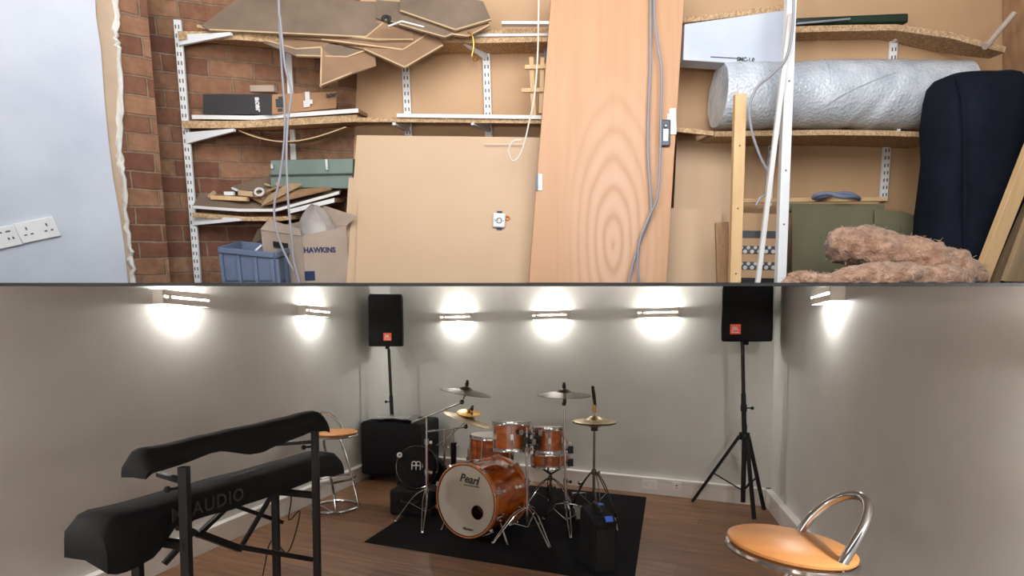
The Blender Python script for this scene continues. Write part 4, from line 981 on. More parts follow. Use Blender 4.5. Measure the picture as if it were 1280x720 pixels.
mb = MB(); mb.box(pt(.53, .75), (.022, .003, .04), R_); mb.box(pt(.52, .38), (.03, .003, .03), R_); mb.box(pt(.58, .46), (.02, .003, .02), R_); obj('tape_patch', mb, M['pale'], bxt)
mb = MB(); mb.text('acer', .03, axis_m(pt(.90, .72), n2_, d2), shear=.2, bold=.001); obj('side_lettering', mb, M['black_print'], bxt)
mb = MB(); mb.box(U(330, 112, 3.13), (.12, .05, .03)); tag(obj('wood_block', mb, M['carton'], bevel=.002), 'pale block lying on top of the tan carton', 'block')

# green metal case and offcuts on the lowest left shelf
gm = MB(); P = poly([(338, 200, 3.02), (441, 198, 3.1), (441, 236, 3.1), (338, 234, 3.02)]); gm.prism(P, V((0.03, .10, 0)))
gt = thing('metal_case', 'long green grey metal case at the back of the lowest left shelf', 'case', P[3]); obj('body', gm, M['green_metal'], gt, bevel=.003)
mb = MB(); mb.beam(U(337, 219, 3.012), U(441, 217, 3.09), .012, .006); obj('lid_seam', mb, M['dark_green'], gt)
mb = MB(); mb.box(U(409, 206, 3.072), (.012, .02, .05)); obj('catch', mb, M['steel'], gt)
mb = MB(); mb.box(U(340.5, 208, 3.016), (.012, .012, .02)); obj('rivet', mb, M['steel'], gt)
def scrap(label, a, b, w, h, m='pine', name='wood_offcut'):
    mb = MB(); mb.beam(U(*a), U(*b), w, h); return tag(obj(name, mb, M[m], bevel=.001), label, 'offcut', 'wood offcuts on the lowest left shelf')
def scrapsheet(label, pts, m, th=.006):
    return tag(obj('wood_offcut', slab(pts, th), M[m]), label, 'offcut', 'wood offcuts on the lowest left shelf')
scrapsheet('wide brown hardboard offcut under the small wood pieces', [(330, 256, 2.97), (415, 236, 3.05), (377, 226, 3.12), (300, 240, 3.05)], 'oldwood')
scrapsheet('grey board offcut leaning at the back of the wood pieces', [(290, 238, 3.03), (352, 238, 3.04), (376, 226, 3.1), (345, 218, 3.12), (292, 232, 3.08)], 'card_grey')
scrapsheet('long tan hardboard offcut with a dark front edge pointing to the crate', [(326, 258, 2.955), (378, 231, 3.04), (368, 224, 3.06), (335, 245, 2.98)], 'pine2')
scrap('pale pine batten along the front left of the offcuts', (265, 247, 2.985), (310, 249, 2.98), .03, .02)
scrap('short broken batten at the far left of the offcuts', (260, 247, 3.0), (269, 240, 3.02), .02, .02, 'pine2')
scrap('tan block lying behind the pale pine batten', (299, 241, 2.99), (317, 243, 2.985), .025, .025, 'card_edge')
scrap('white plastic stub on the offcuts behind the pine batten', (281, 242, 2.99), (293, 242, 2.99), .02, .018, 'white')
scrap('slim dark stick lying across the offcuts toward the green case', (318, 246, 2.98), (360, 228, 3.05), .015, .01, 'oldwood')
scrap('thin white scrap at the top left of the offcuts', (290, 235, 3.02), (297, 238, 3.01), .01, .01, 'white')
scrap('tiny pale chip standing near the cables', (345, 232, 3.02), (348, 228, 3.03), .012, .01, 'card_edge')
scrap('tiny pale chip left of the standing chip', (331, 230, 3.04), (338, 232, 3.035), .012, .008, 'card_edge')
mb = MB(); mb.torus(.02, .006, axis_m(U(324, 240, 2.98), V((.1, -1, .6))), 18, 6); tag(obj('curled_strip', mb, M['white_edge']), 'small curl of white plastic among the offcuts', 'offcut', 'wood offcuts on the lowest left shelf')

# crate and paper carton under the lowest shelf
ct = thing('storage_crate', 'blue grey plastic stacking crate on the floor under the left shelves', 'crate', U(318, BOT, 2.8))
fl, frr, br_ = U(274, 309, 2.74), U(343, 316, 2.72), U(365, 308, 2.92); bl = fl + (br_ - frr)
zb = lambda p: KD * p.y
mb = MB()
def wallp(a, b, th=.012):
    n = (b - a).cross(V((0, 0, 1))).normalized(); return [a, b, V((b.x, b.y, zb(b))), V((a.x, a.y, zb(a)))], n * th
for a, b_ in ((fl, frr), (frr, br_), (br_, bl), (bl, fl)):
    q, nn = wallp(a, b_); mb.prism(q, -nn)
mb.prism([V((p.x, p.y, zb(p) + .004)) for p in (fl, frr, br_, bl)], (0, 0, .01)); obj('shell', mb, M['crate'], ct)
mb = MB()
for a, b_ in ((fl, frr), (frr, br_), (br_, bl), (bl, fl)):
    mb.beam(a + V((0, 0, -.012)), b_ + V((0, 0, -.012)), .022, .026)
obj('rim', mb, M['crate'], ct, bevel=.003)
for a, b_, cnt in ((fl, frr, 4), (frr, br_, 3)):
    n = (b_ - a).cross(V((0, 0, 1))).normalized(); n = n if n.y < 0 else -n
    for k in range(cnt):
        p = a.lerp(b_, (k + .12) / (cnt - .76) if cnt > 1 else .5); rb_ = MB(); rb_.beam(V((p.x, p.y, p.z - .03)) + n * .006, V((p.x, p.y, zb(p))) + n * .006, .014, .014, (1, 0, 0)); obj('rib', rb_, M['crate'], ct)
mb = MB(); mb.beam(U(318, 315, 2.8), U(327, 307, 2.8), .014, .008); tag(obj('plastic_strip', mb, M['white']), 'white plastic strip poking out of the grey blue crate', 'strip')

pc = thing('printed_carton', 'open grey brown carton with blue lettering standing behind the crate', 'box', U(380, BOT, 2.95))
k0, kl, kr = U(377, 295, 2.84), U(326, 287, 2.92), U(432, 283, 3.0); kb = kl + (kr - k0)
b0 = lambda p, dx=0: V((p.x, p.y, zb(p)))
mb = MB()
for a, b_ in ((k0, kl), (k0, kr), (kr, kb), (kl, kb)):
    n = (b_ - a).cross(V((0, 0, 1))).normalized() * .005; mb.prism([a, b_, b0(b_), b0(a)], n)
obj('body', mb, M['carton'], pc)
nl_ = (kl - k0).cross(V((0, 0, 1))).normalized(); nl_ = nl_ if nl_.y < 0 else -nl_
nr_ = (kr - k0).cross(V((0, 0, 1))).normalized(); nr_ = nr_ if nr_.y < 0 else -nr_
mb = MB(); cH = kl.lerp(k0, .48) + V((0, 0, -.06)) + nl_ * .004; dH = (k0 - kl).normalized(); RH = Matrix((dH, -nl_, V((0, 0, 1)))).transposed()
mb.box(cH, (.085, .006, .028), RH); obj('hand_hole', mb, M['knot'], pc)
dR = (kr - k0); dR.z = 0; dR.normalize()
mb = MB(); cT = k0.lerp(kr, .36) + V((0, 0, -.085)) + nr_ * .006; mb.text('HAWKINS', .036, axis_m(cT, nr_, dR), bold=.0012); obj('lettering', mb, M['blue_print'], pc)
mb = MB(); cS = k0.lerp(kr, .10) + nr_ * .006; cS.z = zb(cS) + .035; RR = Matrix((dR, -nr_, V((0, 0, 1)))).transposed(); mb.box(cS, (.05, .003, .045), RR); obj('printed_square', mb, M['blue_print'], pc)
# flaps
mb = MB(); mb.prism([kl, k0, k0 + V((-.03, .07, .035)), kl + V((.02, .06, .05))], nl_ * .004); obj('flap', mb, M['carton'], pc)
mb = MB(); mb.prism([kr, kb, kb + V((.05, .0, .09)), kr + V((.06, -.02, .05))], nr_ * .004); obj('flap', mb, M['carton'], pc)
mb = MB(); mb.prism(poly([(313, 307, 2.96), (322, 287, 3.0), (350, 270, 3.12), (353, 286, 3.12)]), V((0.0, .006, 0))); obj('flap', mb, M['card_grey'], pc)
# crumpled bag in the carton
mb = MB(); rings = []; cc = (k0 + kr + kl + kb) / 4; cc = U(396, 293, cc.y + .03)
for k in range(9):
    s = k / 8; rr = (.085 * (1 - s ** 2.2) + .016)
    rings.append([cc + V((rr * 1.05 * math.cos(a) * (1 + .16 * mnoise.noise(V((math.cos(a) * 2, math.sin(a) * 2, s * 3)))), rr * .85 * math.sin(a), -.03 + .17 * s + .02 * mnoise.noise(V((a * 1.5, s * 4, 2))))) for a in [2 * math.pi * i / 22 for i in range(22)]])
mb.loft(rings); tag(obj('paper_sack', mb, M['bag_grey'], smooth=25), 'crumpled grey paper sack stuffed into the lettered carton', 'sack')
mb = MB(); mb.tube(smoothp([U(387, 296, 2.94), U(388, 289, 2.94), U(388, 300, 2.93)], 4), .006, 6); tag(obj('white_cord_end', mb, M['white']), 'white cord end hanging over the rim of the lettered carton', 'cord')
mb = MB(); mb.ball(U(402, 289, 2.97), (.03, .02, .012), 10); tag(obj('white_wad', mb, M['white']), 'small wad of white paper in front of the grey sack', 'paper')
mb = MB(); P = poly([(410, 338, 3.06), (436, 330, 3.12), (436, BOT, 3.12), (410, BOT, 3.06)]); mb.prism(P, V((0, .05, 0))); tag(obj('blue_bag', mb, M['crate'], bevel=.01), 'pale blue bag on the floor between the carton and the leaning sheet', 'bag')

# ------------------------------------------------------------------ leaning hardboard sheets
def lean(y, Yt, Yb_): return lerp(Yt, Yb_, (y - 150) / 205.0)
def big_sheet(label, pts, Yt, Yb_, m='hardboard2', th=.005, name='hardboard_sheet', group='leaning hardboard sheets'):
    return tag(obj(name, slab([(x, y, lean(y, Yt, Yb_)) for x, y in pts], th), M[m]), label, 'board', group)
big_sheet('rearmost leaning hardboard sheet with the stepped left edge', [(436, 222), (560, 222), (560, BOT), (427, BOT)], 3.13, 2.99)
big_sheet('tall pale hardboard sheet leaning left of the plywood door', [(446, 169), (690, 172), (676, BOT), (433, BOT)], 3.12, 2.975)
big_sheet('lower hardboard sheet overlapping in front of the tall pale sheet', [(448, 245), (552, 247), (676, 253), (672, BOT), (444, BOT)], 3.09, 2.96, 'hardboard2')
big_sheet('tan hardboard sheet leaning right of the plywood door with a notched corner', [(838, 260), (902, 262), (902, 275), (899, BOT), (832, BOT)], 3.14, 3.0)
big_sheet('tall tan hardboard sheet behind the notched sheet, right of the door', [(846, 176), (917, 178), (912, BOT), (838, BOT)], 3.2, 3.05)
jb = thing('junction_box', 'small white square junction box on the leaning hardboard', 'junction box', U(624, 281, lean(275, 3.09, 2.96) - .004)); cj = U(624, 275.5, lean(275, 3.09, 2.96) - .012); RJ = Matrix.Rotation(math.radians(3), 3, 'Y')
mb = MB(); mb.box(cj, (.062, .022, .07), RJ); obj('body', mb, M['white'], jb, bevel=.006)
mb = MB(); mb.box(cj + V((.002, .004, .038)), (.026, .012, .014), RJ); mb.box(cj + V((.0, .004, -.038)), (.026, .012, .014), RJ); obj('terminal', mb, M['blue_print'], jb)
mb = MB(); mb.torus(.012, .003, axis_m(cj + V((0, -.0115, 0)), V((0, -1, 0))), 20, 6); mb.box(cj + V((-.02, -.0115, .002)), (.008, .003, .012)); mb.box(cj + V((.02, -.0115, .002)), (.008, .003, .012)); obj('cover_mark', mb, M['steel'], jb)
mb = MB(); mb.torus(.01, .003, axis_m(cj + V((.042, .008, .012)), V((0, -1, 0))), 16, 6); obj('copper_loop', mb, M['orange_ring'], jb)
mb = MB(); mb.beam(U(605, 180, 3.08), U(654, 180, 3.08), .004, .003); tag(obj('white_wire', mb, M['white_cord']), 'straight thin white wire across the top of the leaning sheet', 'wire')

# ------------------------------------------------------------------ middle back shelf and top back shelf
BF = lambda px: 3.10
board('chipboard middle shelf on the hardboard wall left of the door', [(445, 147), (500, 147), (686, 149)], BF, lambda x: YB - .005, 5, .035, group='shelf boards')
board('white edged board lying on the middle back shelf left of the door', [(496, 142), (688, 144.5)], lambda x: 3.09, lambda x: YB - .01, 4, .035, m='oldwood', edge=('white_edge', 1.0), name='loose_board', cat='board', group='loose boards')
board('chipboard top shelf on the hardboard wall left of the door', [(530, 44), (600, 46), (692, 44)], lambda x: 3.12, lambda x: YB - .005, 6.5, 0, group='shelf boards')
board('thick chipboard offcut stacked on the top shelf left of the door', [(588, 37), (690, 35)], lambda x: 3.13, lambda x: YB - .02, 5, 0, name='loose_board', cat='board', group='loose boards')
board('white melamine strip sandwiched on the top shelf left of the door', [(592, 42), (690, 41)], lambda x: 3.11, lambda x: YB - .03, 3, 0, m='white_edge', name='loose_board', cat='board', group='loose boards')
mb = MB(); mb.beam(U(627, 29, 3.05), U(690, 29, 3.05), .018, .012); mb.beam(U(627, 31, 3.07), U(690, 31, 3.07), .016, .012); tag(obj('white_pipe', mb, M['white_edge']), 'long white strip lying highest on the top shelf by the door', 'strip')
hk = MB(); hk.tube(smoothp([U(585, 40, 3.0), U(591, 46, 2.99), U(592, 60, 2.99), U(590, 70, 2.99), U(594, 74, 2.985)], 5), .0045, 8); hk.ball(U(594, 74, 2.985), .012, 8)
tag(obj('hanging_hook', hk, M['brass']), 'brass hook with a pale tip hanging from the top shelf', 'hook')
# trellis piece
tr = thing('trellis_offcut', 'small pale wooden lattice offcut standing on the back shelf beside the door', 'trellis', U(668, 145, 3.18))
for a, b_, w in (((664, 72), (667, 145), .022), ((678, 72), (676, 142), .02)):
    mb = MB(); mb.beam(U(a[0], a[1], 3.16), U(b_[0], b_[1], 3.16), w, .012, (0, 1, 0)); obj('upright_slat', mb, M['pine'], tr)
for a, b_ in (((656, 84), (692, 83)), ((652, 113), (692, 112))):
    mb = MB(); mb.beam(U(a[0], a[1], 3.145), U(b_[0], b_[1], 3.145), .012, .018); obj('cross_slat', mb, M['pine'], tr)
mb = MB(); mb.beam(U(685, 50, 3.2), U(683, 78, 3.2), .035, .01, (0, 1, 0)); tag(obj('sanding_strip', mb, M['dark_steel']), 'dark grey rough strip hanging above the lattice offcut', 'strip')

# ------------------------------------------------------------------ plywood door
dpts = [(691, -30), (857, -30), (833, BOT), (661, BOT)]
dY = lambda y: lerp(3.06, 2.86, (y + 30) / 385.0)
dps = [(x, y, dY(y)) for x, y in dpts]
dth = thing('plywood_door', 'tall bare plywood flush door leaning against the shelves', 'door', U(747, BOT, dY(BOT)))
dmb = slab(dps, .038); dctr = U(755, 300, dY(300)); dn = normal_of(poly(dps))
dob = obj('leaf', dmb, M['door'], dth, bevel=.002)
hz = MB(); hc = U(675, 228, dY(228)); Rh = axis_m(hc, dn, V((1, 0, 0))).to_3x3()
hz.box(hc + dn * .001 , (.02, .075, .006), Rh); hg = obj('hinge', hz, M['steel'], dth)
hb_ = MB(); hb_.box(hc + dn * .001 + Rh @ V((-.014, 0, 0)), (.012, .075, .012), Rh); [hb_.cyl(hc + Rh @ V((.003, z, .003)), hc + Rh @ V((.003, z, .006)), .003, 8) for z in (-.022, 0, .022)]; obj('knuckle', hb_, M['dark_steel'], hg)
lk = MB(); lc = U(831, 167, dY(167)); lk.box(lc + dn * .006, (.05, .125, .014), Rh); lob = obj('lock_case', lk, M['dark_steel'], dth, bevel=.006)
mb = MB(); mb.box(lc + dn * .014 + Rh @ V((0, -.012, 0)), (.022, .055, .008), Rh); mb.ball(lc + dn * .016 + Rh @ V((0, .03, 0)), .009, 10); obj('keyhole_plate', mb, M['steel'], lob)
mb = MB(); sc2 = U(841, 152, dY(152)); mb.box(sc2 + dn * .002, (.03, .12, .004), Rh @ Matrix.Rotation(math.radians(3), 3, 'Z')); mb.box(sc2 + dn * .002 + Rh @ V((-.02, -.008, 0)), (.016, .085, .004), Rh); obj('paper_sticker', mb, M['white'], dth)
# cables hanging over the door
def cable(label, pts, Y, r=.006, m='grey_cable', name='hanging_cable', group='hanging cables', cat='cable'):
    yy = Y if callable(Y) else (lambda y: Y)
    mb = MB(); mb.tube(smoothp([U(x, y, yy(y)) for x, y in pts], 6), r, 8); return tag(obj(name, mb, M[m]), label, cat, group)
cY = lambda y: dY(y) - .02
cable('thicker grey cable hanging down the plywood door, left of the pair', [(814, -28), (813, 20), (813, 80), (811, 130), (810, 190), (813, 240), (813, 268), (801, 300), (791, 330), (786, BOT)], cY, .0068)
cable('thinner grey cable hanging down the door over the lock, right of the pair', [(819, -28), (818, 20), (823, 60), (827, 92), (826, 150), (825, 200), (822, 245), (811, 272), (800, 300), (797, 330), (799, BOT)], lambda y: cY(y) - .016, .006)
cable('pale grey cable hanging in front of the left shelves, falling to the crate', [(348, -28), (349, 20), (352, 80), (356, 140), (355, 180), (350, 220), (343, 256), (345, 285), (355, 315), (371, 345)], lambda y: lerp(2.85, 2.72, y / 355), .0055)
cable('grey cable hanging in front of the left shelves, falling past the carton', [(350, 20), (356, 80), (364, 115), (360, 150), (358, 190), (359, 225), (361, 262), (365, 300), (367, 325), (374, BOT)], lambda y: lerp(2.83, 2.70, y / 355), .0055)
cable('white cord hanging by the lattice offcut and looping on the hardboard', [(674, -28), (673, 20), (672, 70), (668, 120), (662, 150), (655, 180), (648, 197), (640, 201), (636, 188), (641, 177), (652, 175)], lambda y: 2.92, .004, 'white_cord', 'hanging_string', cat='cord')
cable('grey cable looping from the white post past the pale batten', [(992, -28), (991, 30), (984, 70), (966, 92), (946, 110), (937, 135), (940, 165), (950, 195), (960, 215), (964, 228), (961, 240), (950, 248), (945, 257)], lambda y: 2.76, .0058, 'grey_cable')

# ------------------------------------------------------------------ right part
# white flat box
wb = thing('white_carton', 'flat white carton wedged under the top right shelf', 'box', U(915, 80, 3.02)); wp = poly([(856, 30, 3.03), (985, 12, 3.03), (977, 83, 3.03), (854, 75, 3.03)])
mb = MB(); mb.prism(wp, V((0, .12, .0))); obj('body', mb, M['white_wall'], wb, bevel=.003)
mb = MB(); mb.text('SMC-1.0', .024, axis_m(U(932, 74.5, 3.028), V((0, -1, 0)), V((1, 0, -.05))), bold=.0006); mb.box(U(905, 72, 3.028), (.13, .002, .003), Matrix.Rotation(math.radians(3), 3, 'Y')); obj('lettering', mb, M['dim_print'], wb)
RF = lambda px: 3.0
board('chipboard top shelf over the white carton right of the door', [(846, 22), (900, 16), (990, 5)], lambda x: 3.12, lambda x: YB - .005, 6, 0, group='shelf boards')
board('chipboard top shelf bending round to the right wall over the bubble wrap', [(984, 33), (1050, 31), (1120, 30), (1190, 40), (1226, 50), (1258, 58)], lambda x: 3.16 - max(0, x - 1120) * .0006, lambda x: YB - .01 - max(0, x - 1200) * .002, 6.5, 0.0, group='shelf boards')
board('short chipboard shelf end left of the bubble wrap', [(836, 158), (893, 164)], lambda x: 3.0, lambda x: YB - .005, 5, .05, group='shelf boards')
board('long chipboard shelf carrying the bubble wrap roll', [(894, 164), (960, 163), (1040, 162), (1110, 163), (1190, 166)], lambda x: 2.98, lambda x: YB - .005, 6, .0, group='shelf boards')
mb = MB(); P = poly([(996, 22, 3.17), (1136, 16, 3.17), (1136, 28, 3.17), (996, 30, 3.17)]); mb.prism(P, V((0, .1, 0))); tag(obj('dark_tool_case', mb, M['dark_green'], bevel=.008), 'dark green plastic case lying on the top right shelf', 'case')
mb = MB(); mb.beam(U(995, 30, 3.16), U(1062, 24, 3.16), .014, .008); tag(obj('steel_rule', mb, M['steel']), 'long thin metal strip lying beside the dark green case', 'strip')
mb = MB(); mb.tube(smoothp([U(1268, 16, 2.85), U(1258, 28, 2.86), U(1246, 42, 2.88), U(1236, 54, 2.9), U(1231, 58, 2.9)], 5), [.012] * 15 + [.016] * 6, 8); tag(obj('hanging_strap', mb, M['carton']), 'pale wrapped strap hanging from the top shelf in the right corner', 'strap')
# bubble wrap roll
bt_ = thing('bubble_wrap_roll', 'thick roll of clear bubble wrap lying on the right shelf', 'bubble wrap', U(1045, 157, 3.12))
p0, p1 = U(897, 120, 3.1), U(1196, 119, 3.1); rb_ = 36.0 * 3.1 / F; axr = (p1 - p0).normalized(); mb = MB(); rings = []
for k in range(61):
    s = k / 60; c = p0.lerp(p1, s); ring = []
    rr = rb_ * (.99 + .02 * mnoise.noise(V((s * 5, 0, 0)))) * (1 - .05 * max(0, (.02 - s) / .02)) * (1 + .05 * (s > .55) * math.sin((s - .55) * 7) * .4)
    for i in range(64):
        a = 2 * math.pi * i / 64
        crease = .006 * math.exp(-((s - .70 - .06 * math.sin(a + .4)) / .012) ** 2) - .005 * math.exp(-((s - .66 - .1 * math.sin(a)) / .02) ** 2)
        r2_ = rr + crease + .004 * mnoise.noise(V((s * 14, math.cos(a) * 2.2, math.sin(a) * 2.2)))
        ring.append(c + V((0, math.cos(a) * r2_, math.sin(a) * r2_)))
    rings.append(ring)
mb.loft(rings); ob = obj('roll', mb, M['bubble'], bt_, smooth=60)
mb = MB(); rings = []
for k in range(25):                            # free sheet end with its slanting lip
    s = .40 + .26 * (k / 24); c = p0.lerp(p1, s); ring = []
    a0 = math.radians(lerp(-150, -205, (k / 24) ** .7))
    for i in range(14):
        a = lerp(math.radians(-262), a0, i / 13); ring.append(c + V((0, math.cos(a) * (rb_ * 1.028), math.sin(a) * (rb_ * 1.028))))
    rings.append(ring + [q + (c - q).normalized() * .004 for q in ring[::-1]])
mb.loft(rings); obj('loose_end', mb, M['bubble'], bt_, smooth=60)
# battens and posts
def post(name, label, a, b_, Ya, Yb_, w, th, m, cat, group=None, holes=()):
    p, q = U(a[0], a[1], Ya), U(b_[0], b_[1], Yb_); t = thing(name, label, cat, q, 0, group)
    mb = MB(); mb.beam(p, q, w, th, (0, 1, 0)); o = obj('length', mb, M[m], t, bevel=.002)
    if holes:
        hb = MB(); d = (q - p).normalized(); n = V((0, -1, 0)); n = (n - d * n.dot(d)).normalized()
        for s in holes: c = p.lerp(q, s); hb.cyl(c + n * (th / 2 - .001), c + n * (th / 2 + .0012), .0042, 10)
        obj('nail_holes', hb, M['slot'], t)
    return t
post('pine_batten', 'pale pine batten standing left of the perforated rack', (925, 118), (918, BOT), 2.82, 2.72, .052, .03, 'pine', 'batten', 'upright battens', (.27, .6, .95))
post('white_post', 'broad white painted post standing right of the perforated rack', (989, -28), (975, BOT), 2.86, 2.72, .042, .035, 'white', 'post', None, (.33, .62, .8))
post('white_pole', 'thin white pole leaning in front of the perforated rack', (988, 18), (947, BOT), 2.80, 2.68, .021, .018, 'white_edge', 'pole')
post('wood_offcut', 'worn dark wooden board standing left of the pine batten', (902, 278), (904, BOT), 2.86, 2.82, .062, .02, 'oldwood', 'board', None, (.4,))
post('shelf_batten', 'thin tan batten along the wall above the olive sheets', (922, 251), (1106, 249), 3.2, 3.2, .022, .03, 'pine', 'batten')
# perforated rack
pr = thing('perforated_rack', 'tan board with dark perforated metal strips between batten and white post', 'rack', U(950, BOT, 2.88))
obj('board', slab([(922, 266, 2.95), (978, 268, 2.95), (976, BOT, 2.87), (922, BOT, 2.87)], .02), M['hardboard'], pr)
pYl = lambda y: lerp(2.95, 2.87, (y - 266) / 90) - .004
for k, (ya, yb2) in enumerate(((288, 297), (307, 317), (327, 337), (347, BOT))):
    sb_ = obj('metal_strip', slab([(923, ya, pYl(ya)), (975, ya + 1, pYl(ya)), (975, yb2 + .5, pYl(yb2)), (923, yb2, pYl(yb2))], .003), M['dark_steel' if k < 3 else 'knot'], pr, label='dark perforated metal strip')
    if k in (1, 2):
        hb = MB()
        for j in range(6):
            xx = 926.5 + j * 8.8
            for dx, yy_, r in ((0, ya + 2.6, .0085), (-4.2, ya + 7.4, .010)):
                if xx + dx > 924: c = U(xx + dx, yy_, pYl(yy_) - .001); hb.cyl(c + V((0, -.003, 0)), c + V((0, .001, 0)), r, 12)
        obj('hole_pattern', hb, M['white_edge'], sb_, label='pale holes')
    elif k == 0:
        hb = MB(); c = U(972, ya + 5, pYl(ya)); hb.cyl(c + V((0, -.003, 0)), c, .006, 10); obj('screw', hb, M['steel'], sb_)
# hose
mb = MB(); mb.tube(smoothp([U(1017, 248, 3.14), U(1020, 244, 3.12), U(1036, 242, 3.1), U(1052, 246, 3.08), U(1068, 246, 3.1), U(1074, 249, 3.14)], 6), .011, 10); mb.tube(smoothp([U(1020, 249, 3.16), U(1042, 243, 3.17), U(1060, 242, 3.16), U(1073, 247, 3.15)], 6), .011, 10)
tag(obj('hose', mb, M['hose']), 'short coil of blue grey hose lying on the tan batten', 'hose')
# olive sheets
def osheet(label, pts, th=.012, m='olive'): return tag(obj('olive_sheet', slab(pts, th), M[m], bevel=.003), label, 'sheet', 'olive sheets on the right')
osheet('large olive green board standing behind the white post', [(990, 258, 3.1), (1106, 258, 3.1), (1106, BOT, 3.0), (990, BOT, 3.0)])
osheet('thin folded olive layer along the top of the large olive board', [(985, 254, 3.13), (1106, 255, 3.13), (1106, 263, 3.12), (985, 264, 3.12)], .03)
osheet('short olive board with curled edge between the large board and the dark bag', [(1094, 262, 3.06), (1130, 264, 3.06), (1150, 272, 3.05), (1150, BOT, 2.98), (1094, BOT, 2.98)])
osheet('olive patch lying across the joint of the two olive boards', [(1085, 279, 3.03), (1126, 281, 3.03), (1127, 300, 3.01), (1085, 297, 3.01)], .008)
# insulation
def mound(label, secs, seed):
    secs = [V(s) for s in secs]; t = thing('insulation_batt', label, 'insulation', U(secs[0][0], min(secs[0][1] + 20, BOT), secs[0][3] if len(secs[0]) > 3 else 2.8), 0, 'pink insulation')
    mb = MB(); rings = []; K = 90; NR = 60; n = len(secs)
    pts = smoothp([U(s[0], s[1], s[2]) for s in secs], 1)
    for k in range(K + 1):
        f = k / K * (n - 1); i = min(int(f), n - 2); tt = f - i
        c = U(lerp(secs[i][0], secs[i + 1][0], tt), lerp(secs[i][1], secs[i + 1][1], tt), lerp(secs[i][2], secs[i + 1][2], tt))
        r = lerp(secs[i].w, secs[i + 1].w, tt) * c.y / F; e = min(1, k / 5, (K - k) / 5) ; e = max(.05, e) ** .5
        ring = []
        for j in range(NR):
            a = 2 * math.pi * j / NR; d = V((0, math.cos(a) * 1.25, math.sin(a)))
            q = c + d * r * e; nz = mnoise.noise(q * 9 + V((seed, 0, 0))) * .4 + mnoise.noise(q * 24 + V((seed, 3, 0))) * .25 + mnoise.noise(q * 60) * .14
            q = c + d * (r * e * (1 + nz * .55)) + V((mnoise.noise(q * 30) * .012, 0, 0)); q.z = max(q.z, KD * q.y + .001); ring.append(q)
        rings.append(ring)
    mb.loft(rings); body = obj('batt', mb, M['insul'], t, smooth=80)
    fb2 = MB(); rnd = random.Random(seed)
    for _ in range(520):
        k = rnd.randrange(2, K - 1); j = rnd.randrange(0, NR); q = rings[k][j]
        if q.z < KD * q.y + .01: continue
        d = V((rnd.uniform(-1, 1), rnd.uniform(-.8, .1), rnd.uniform(-.5, .6))).normalized() * rnd.uniform(.010, .026)
        fb2.tube([q - d * .4, q + d * .2 + V((0, -.004, .004)), q + d], .0009, 3)
    fo = obj('loose_fibre', fb2, M['fibre'], t); fo['kind'] = 'stuff'; return t
mound('upper torn batt of pink brown insulation slumped against the dark bag', [(1036, 304, 2.7, 19), (1068, 308, 2.7, 23), (1110, 319, 2.66, 29), (1150, 328, 2.58, 29), (1190, 340, 2.54, 27), (1226, 354, 2.54, 16)], 3)
mound('lower pink brown insulation spilling along the floor in front', [(978, 354, 2.5, 9), (1000, 350, 2.44, 11), (1036, 352, 2.44, 10), (1075, 347, 2.44, 17), (1120, 347, 2.44, 19), (1170, 350, 2.44, 18), (1214, 354, 2.44, 14)], 11)
# dark bag
nb = thing('holdall', 'tall dark navy fabric bag standing in the right corner', 'bag', U(1208, BOT, 2.95)); mb = MB(); rings = []
for y, xl, xr, dd in ((BOT, 1148, 1246, .12), (330, 1150, 1250, .14), (300, 1152, 1258, .15), (270, 1154, 1262, .15), (240, 1157, 1266, .15), (200, 1159, 1268, .15), (160, 1161, 1270, .145), (125, 1164, 1270, .14), (108, 1170, 1268, .13), (98, 1178, 1263, .11), (93, 1190, 1256, .06)):
    a, b_ = U(xl, y, 2.80), U(xr, y, 2.78); c = (a + b_) / 2; hw = (b_ - a) / 2; ring = []
    for i in range(36):
        t_ = 2 * math.pi * i / 36; ca, sa = math.cos(t_), math.sin(t_); ca = math.copysign(abs(ca) ** .7, ca); sa = math.copysign(abs(sa) ** .7, sa)
        q = c + hw * ca + V((0, sa * dd, 0)); q += V((.008 * mnoise.noise(q * 6), .03 * mnoise.noise(V((q.x * 9, q.y * 3, q.z * 3))) + .012 * mnoise.noise(q * 14), .0)); ring.append(q)
    rings.append(ring)
mb.loft(rings); obj('body', mb, M['navy'], nb, smooth=60)
mb = MB(); mb.tube(smoothp([U(1196, 98, 2.72), U(1204, 130, 2.65), U(1206, 200, 2.64), U(1206, 290, 2.64), U(1206, 330, 2.66)], 5), .006, 6); obj('seam', mb, M['navy'], nb)
# planks leaning on the right
post('plank', 'long tan plank leaning in the right corner, leftmost of the leaning planks', (1330, 85), (1224, BOT), 2.46, 2.50, .062, .03, 'pine', 'plank', 'leaning planks')
post('plank', 'narrow grey plank leaning between two wider planks at the right', (1325, 168), (1243, BOT), 2.52, 2.56, .032, .025, 'pine2', 'plank', 'leaning planks')
post('plank', 'wide weathered board leaning at the far right edge', (1345, 190), (1282, BOT), 2.40, 2.46, .20, .025, 'pine2', 'plank', 'leaning planks')
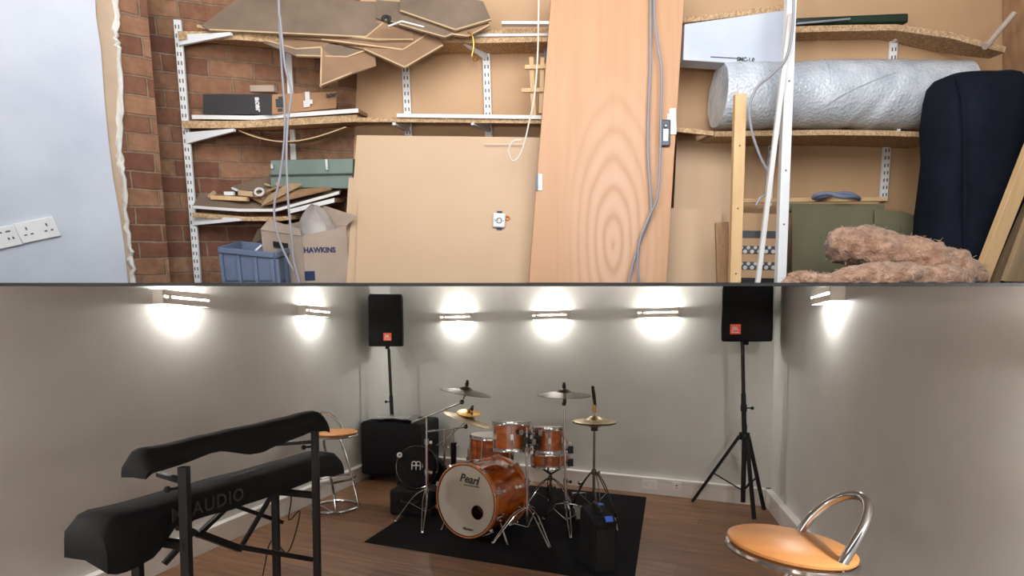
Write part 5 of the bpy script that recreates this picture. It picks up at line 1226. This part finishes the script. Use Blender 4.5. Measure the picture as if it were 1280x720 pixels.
# blue bottle on a corner shelf
bs_ = thing('spray_bottle', 'blue plastic bottle on a small ledge at the right edge', 'bottle', U(1284, 166, 2.75)); cB = U(1284, 166, 2.75)
mb = MB(); h_ = U(1284, 118, 2.75).z - cB.z; mb.lathe([(0, 0), (.034, 0), (.037, .01), (.037, h_ * .78), (.03, h_ * .9), (.014, h_), (.014, h_ + .02), (0, h_ + .02)], Matrix.Translation(cB), 28); obj('body', mb, M['blue_bottle'], bs_)
mb = MB(); mb.lathe([(0, h_ + .02), (.019, h_ + .02), (.017, h_ + .06), (0, h_ + .062)], Matrix.Translation(cB), 20); obj('cap', mb, M['blue_print'], bs_)
mb = MB(); mb.lathe([(.0375, h_ * .25), (.0378, h_ * .6), (.036, h_ * .6), (.036, h_ * .25)], Matrix.Translation(cB), 28, close=True); obj('label_band', mb, M['pale'], bs_)
mb = MB(); mb.box(cB + V((.06, .0, -.012)), (.2, .18, .022)); tag(obj('corner_ledge', mb, M['oldwood']), 'small brown ledge in the right corner under the blue bottle', 'shelf')

# =====================================================================================================
#                                            LIGHT, WORLD, CAMERA
# =====================================================================================================
def area(name, loc, rot, sx, sy, power, col):
    ld = bpy.data.lights.new(name, 'AREA'); ld.shape = 'RECTANGLE'; ld.size = sx; ld.size_y = sy; ld.energy = power; ld.color = col
    o = bpy.data.objects.new(name, ld); C.objects.link(o); o.location = loc; o.rotation_euler = rot; return o
area('open_doorway_daylight', (0.15, 0.75, 3.05), (math.radians(74), 0, 0), 3.0, 1.3, 84, (0.96, 0.98, 1.0))
w = bpy.data.worlds.new('World'); sc.world = w; w.use_nodes = True
w.node_tree.nodes['Background'].inputs['Color'].default_value = (0.9, 0.95, 1.0, 1); w.node_tree.nodes['Background'].inputs['Strength'].default_value = 0.12

cam = bpy.data.cameras.new('camera'); co = bpy.data.objects.new('camera', cam); C.objects.link(co)
cam.sensor_width = 36.0; cam.lens = F / 1280.0 * 36.0; cam.shift_y = (PPY - 360.0) / 1280.0; cam.clip_start = 0.05
co.location = EYE; co.rotation_euler = (math.radians(90) - PITCH, 0, 0)
sc.camera = co
sc.view_settings.view_transform = 'Standard'; sc.view_settings.look = 'None'; sc.view_settings.gamma = 1.0; sc.view_settings.use_curve_mapping = False
sc.view_settings.exposure = 0.0
sc.cycles.use_denoising = True
sc.cycles.max_bounces = 6; sc.cycles.caustics_reflective = False; sc.cycles.caustics_refractive = False
sc.cycles.sample_clamp_indirect = 4.0
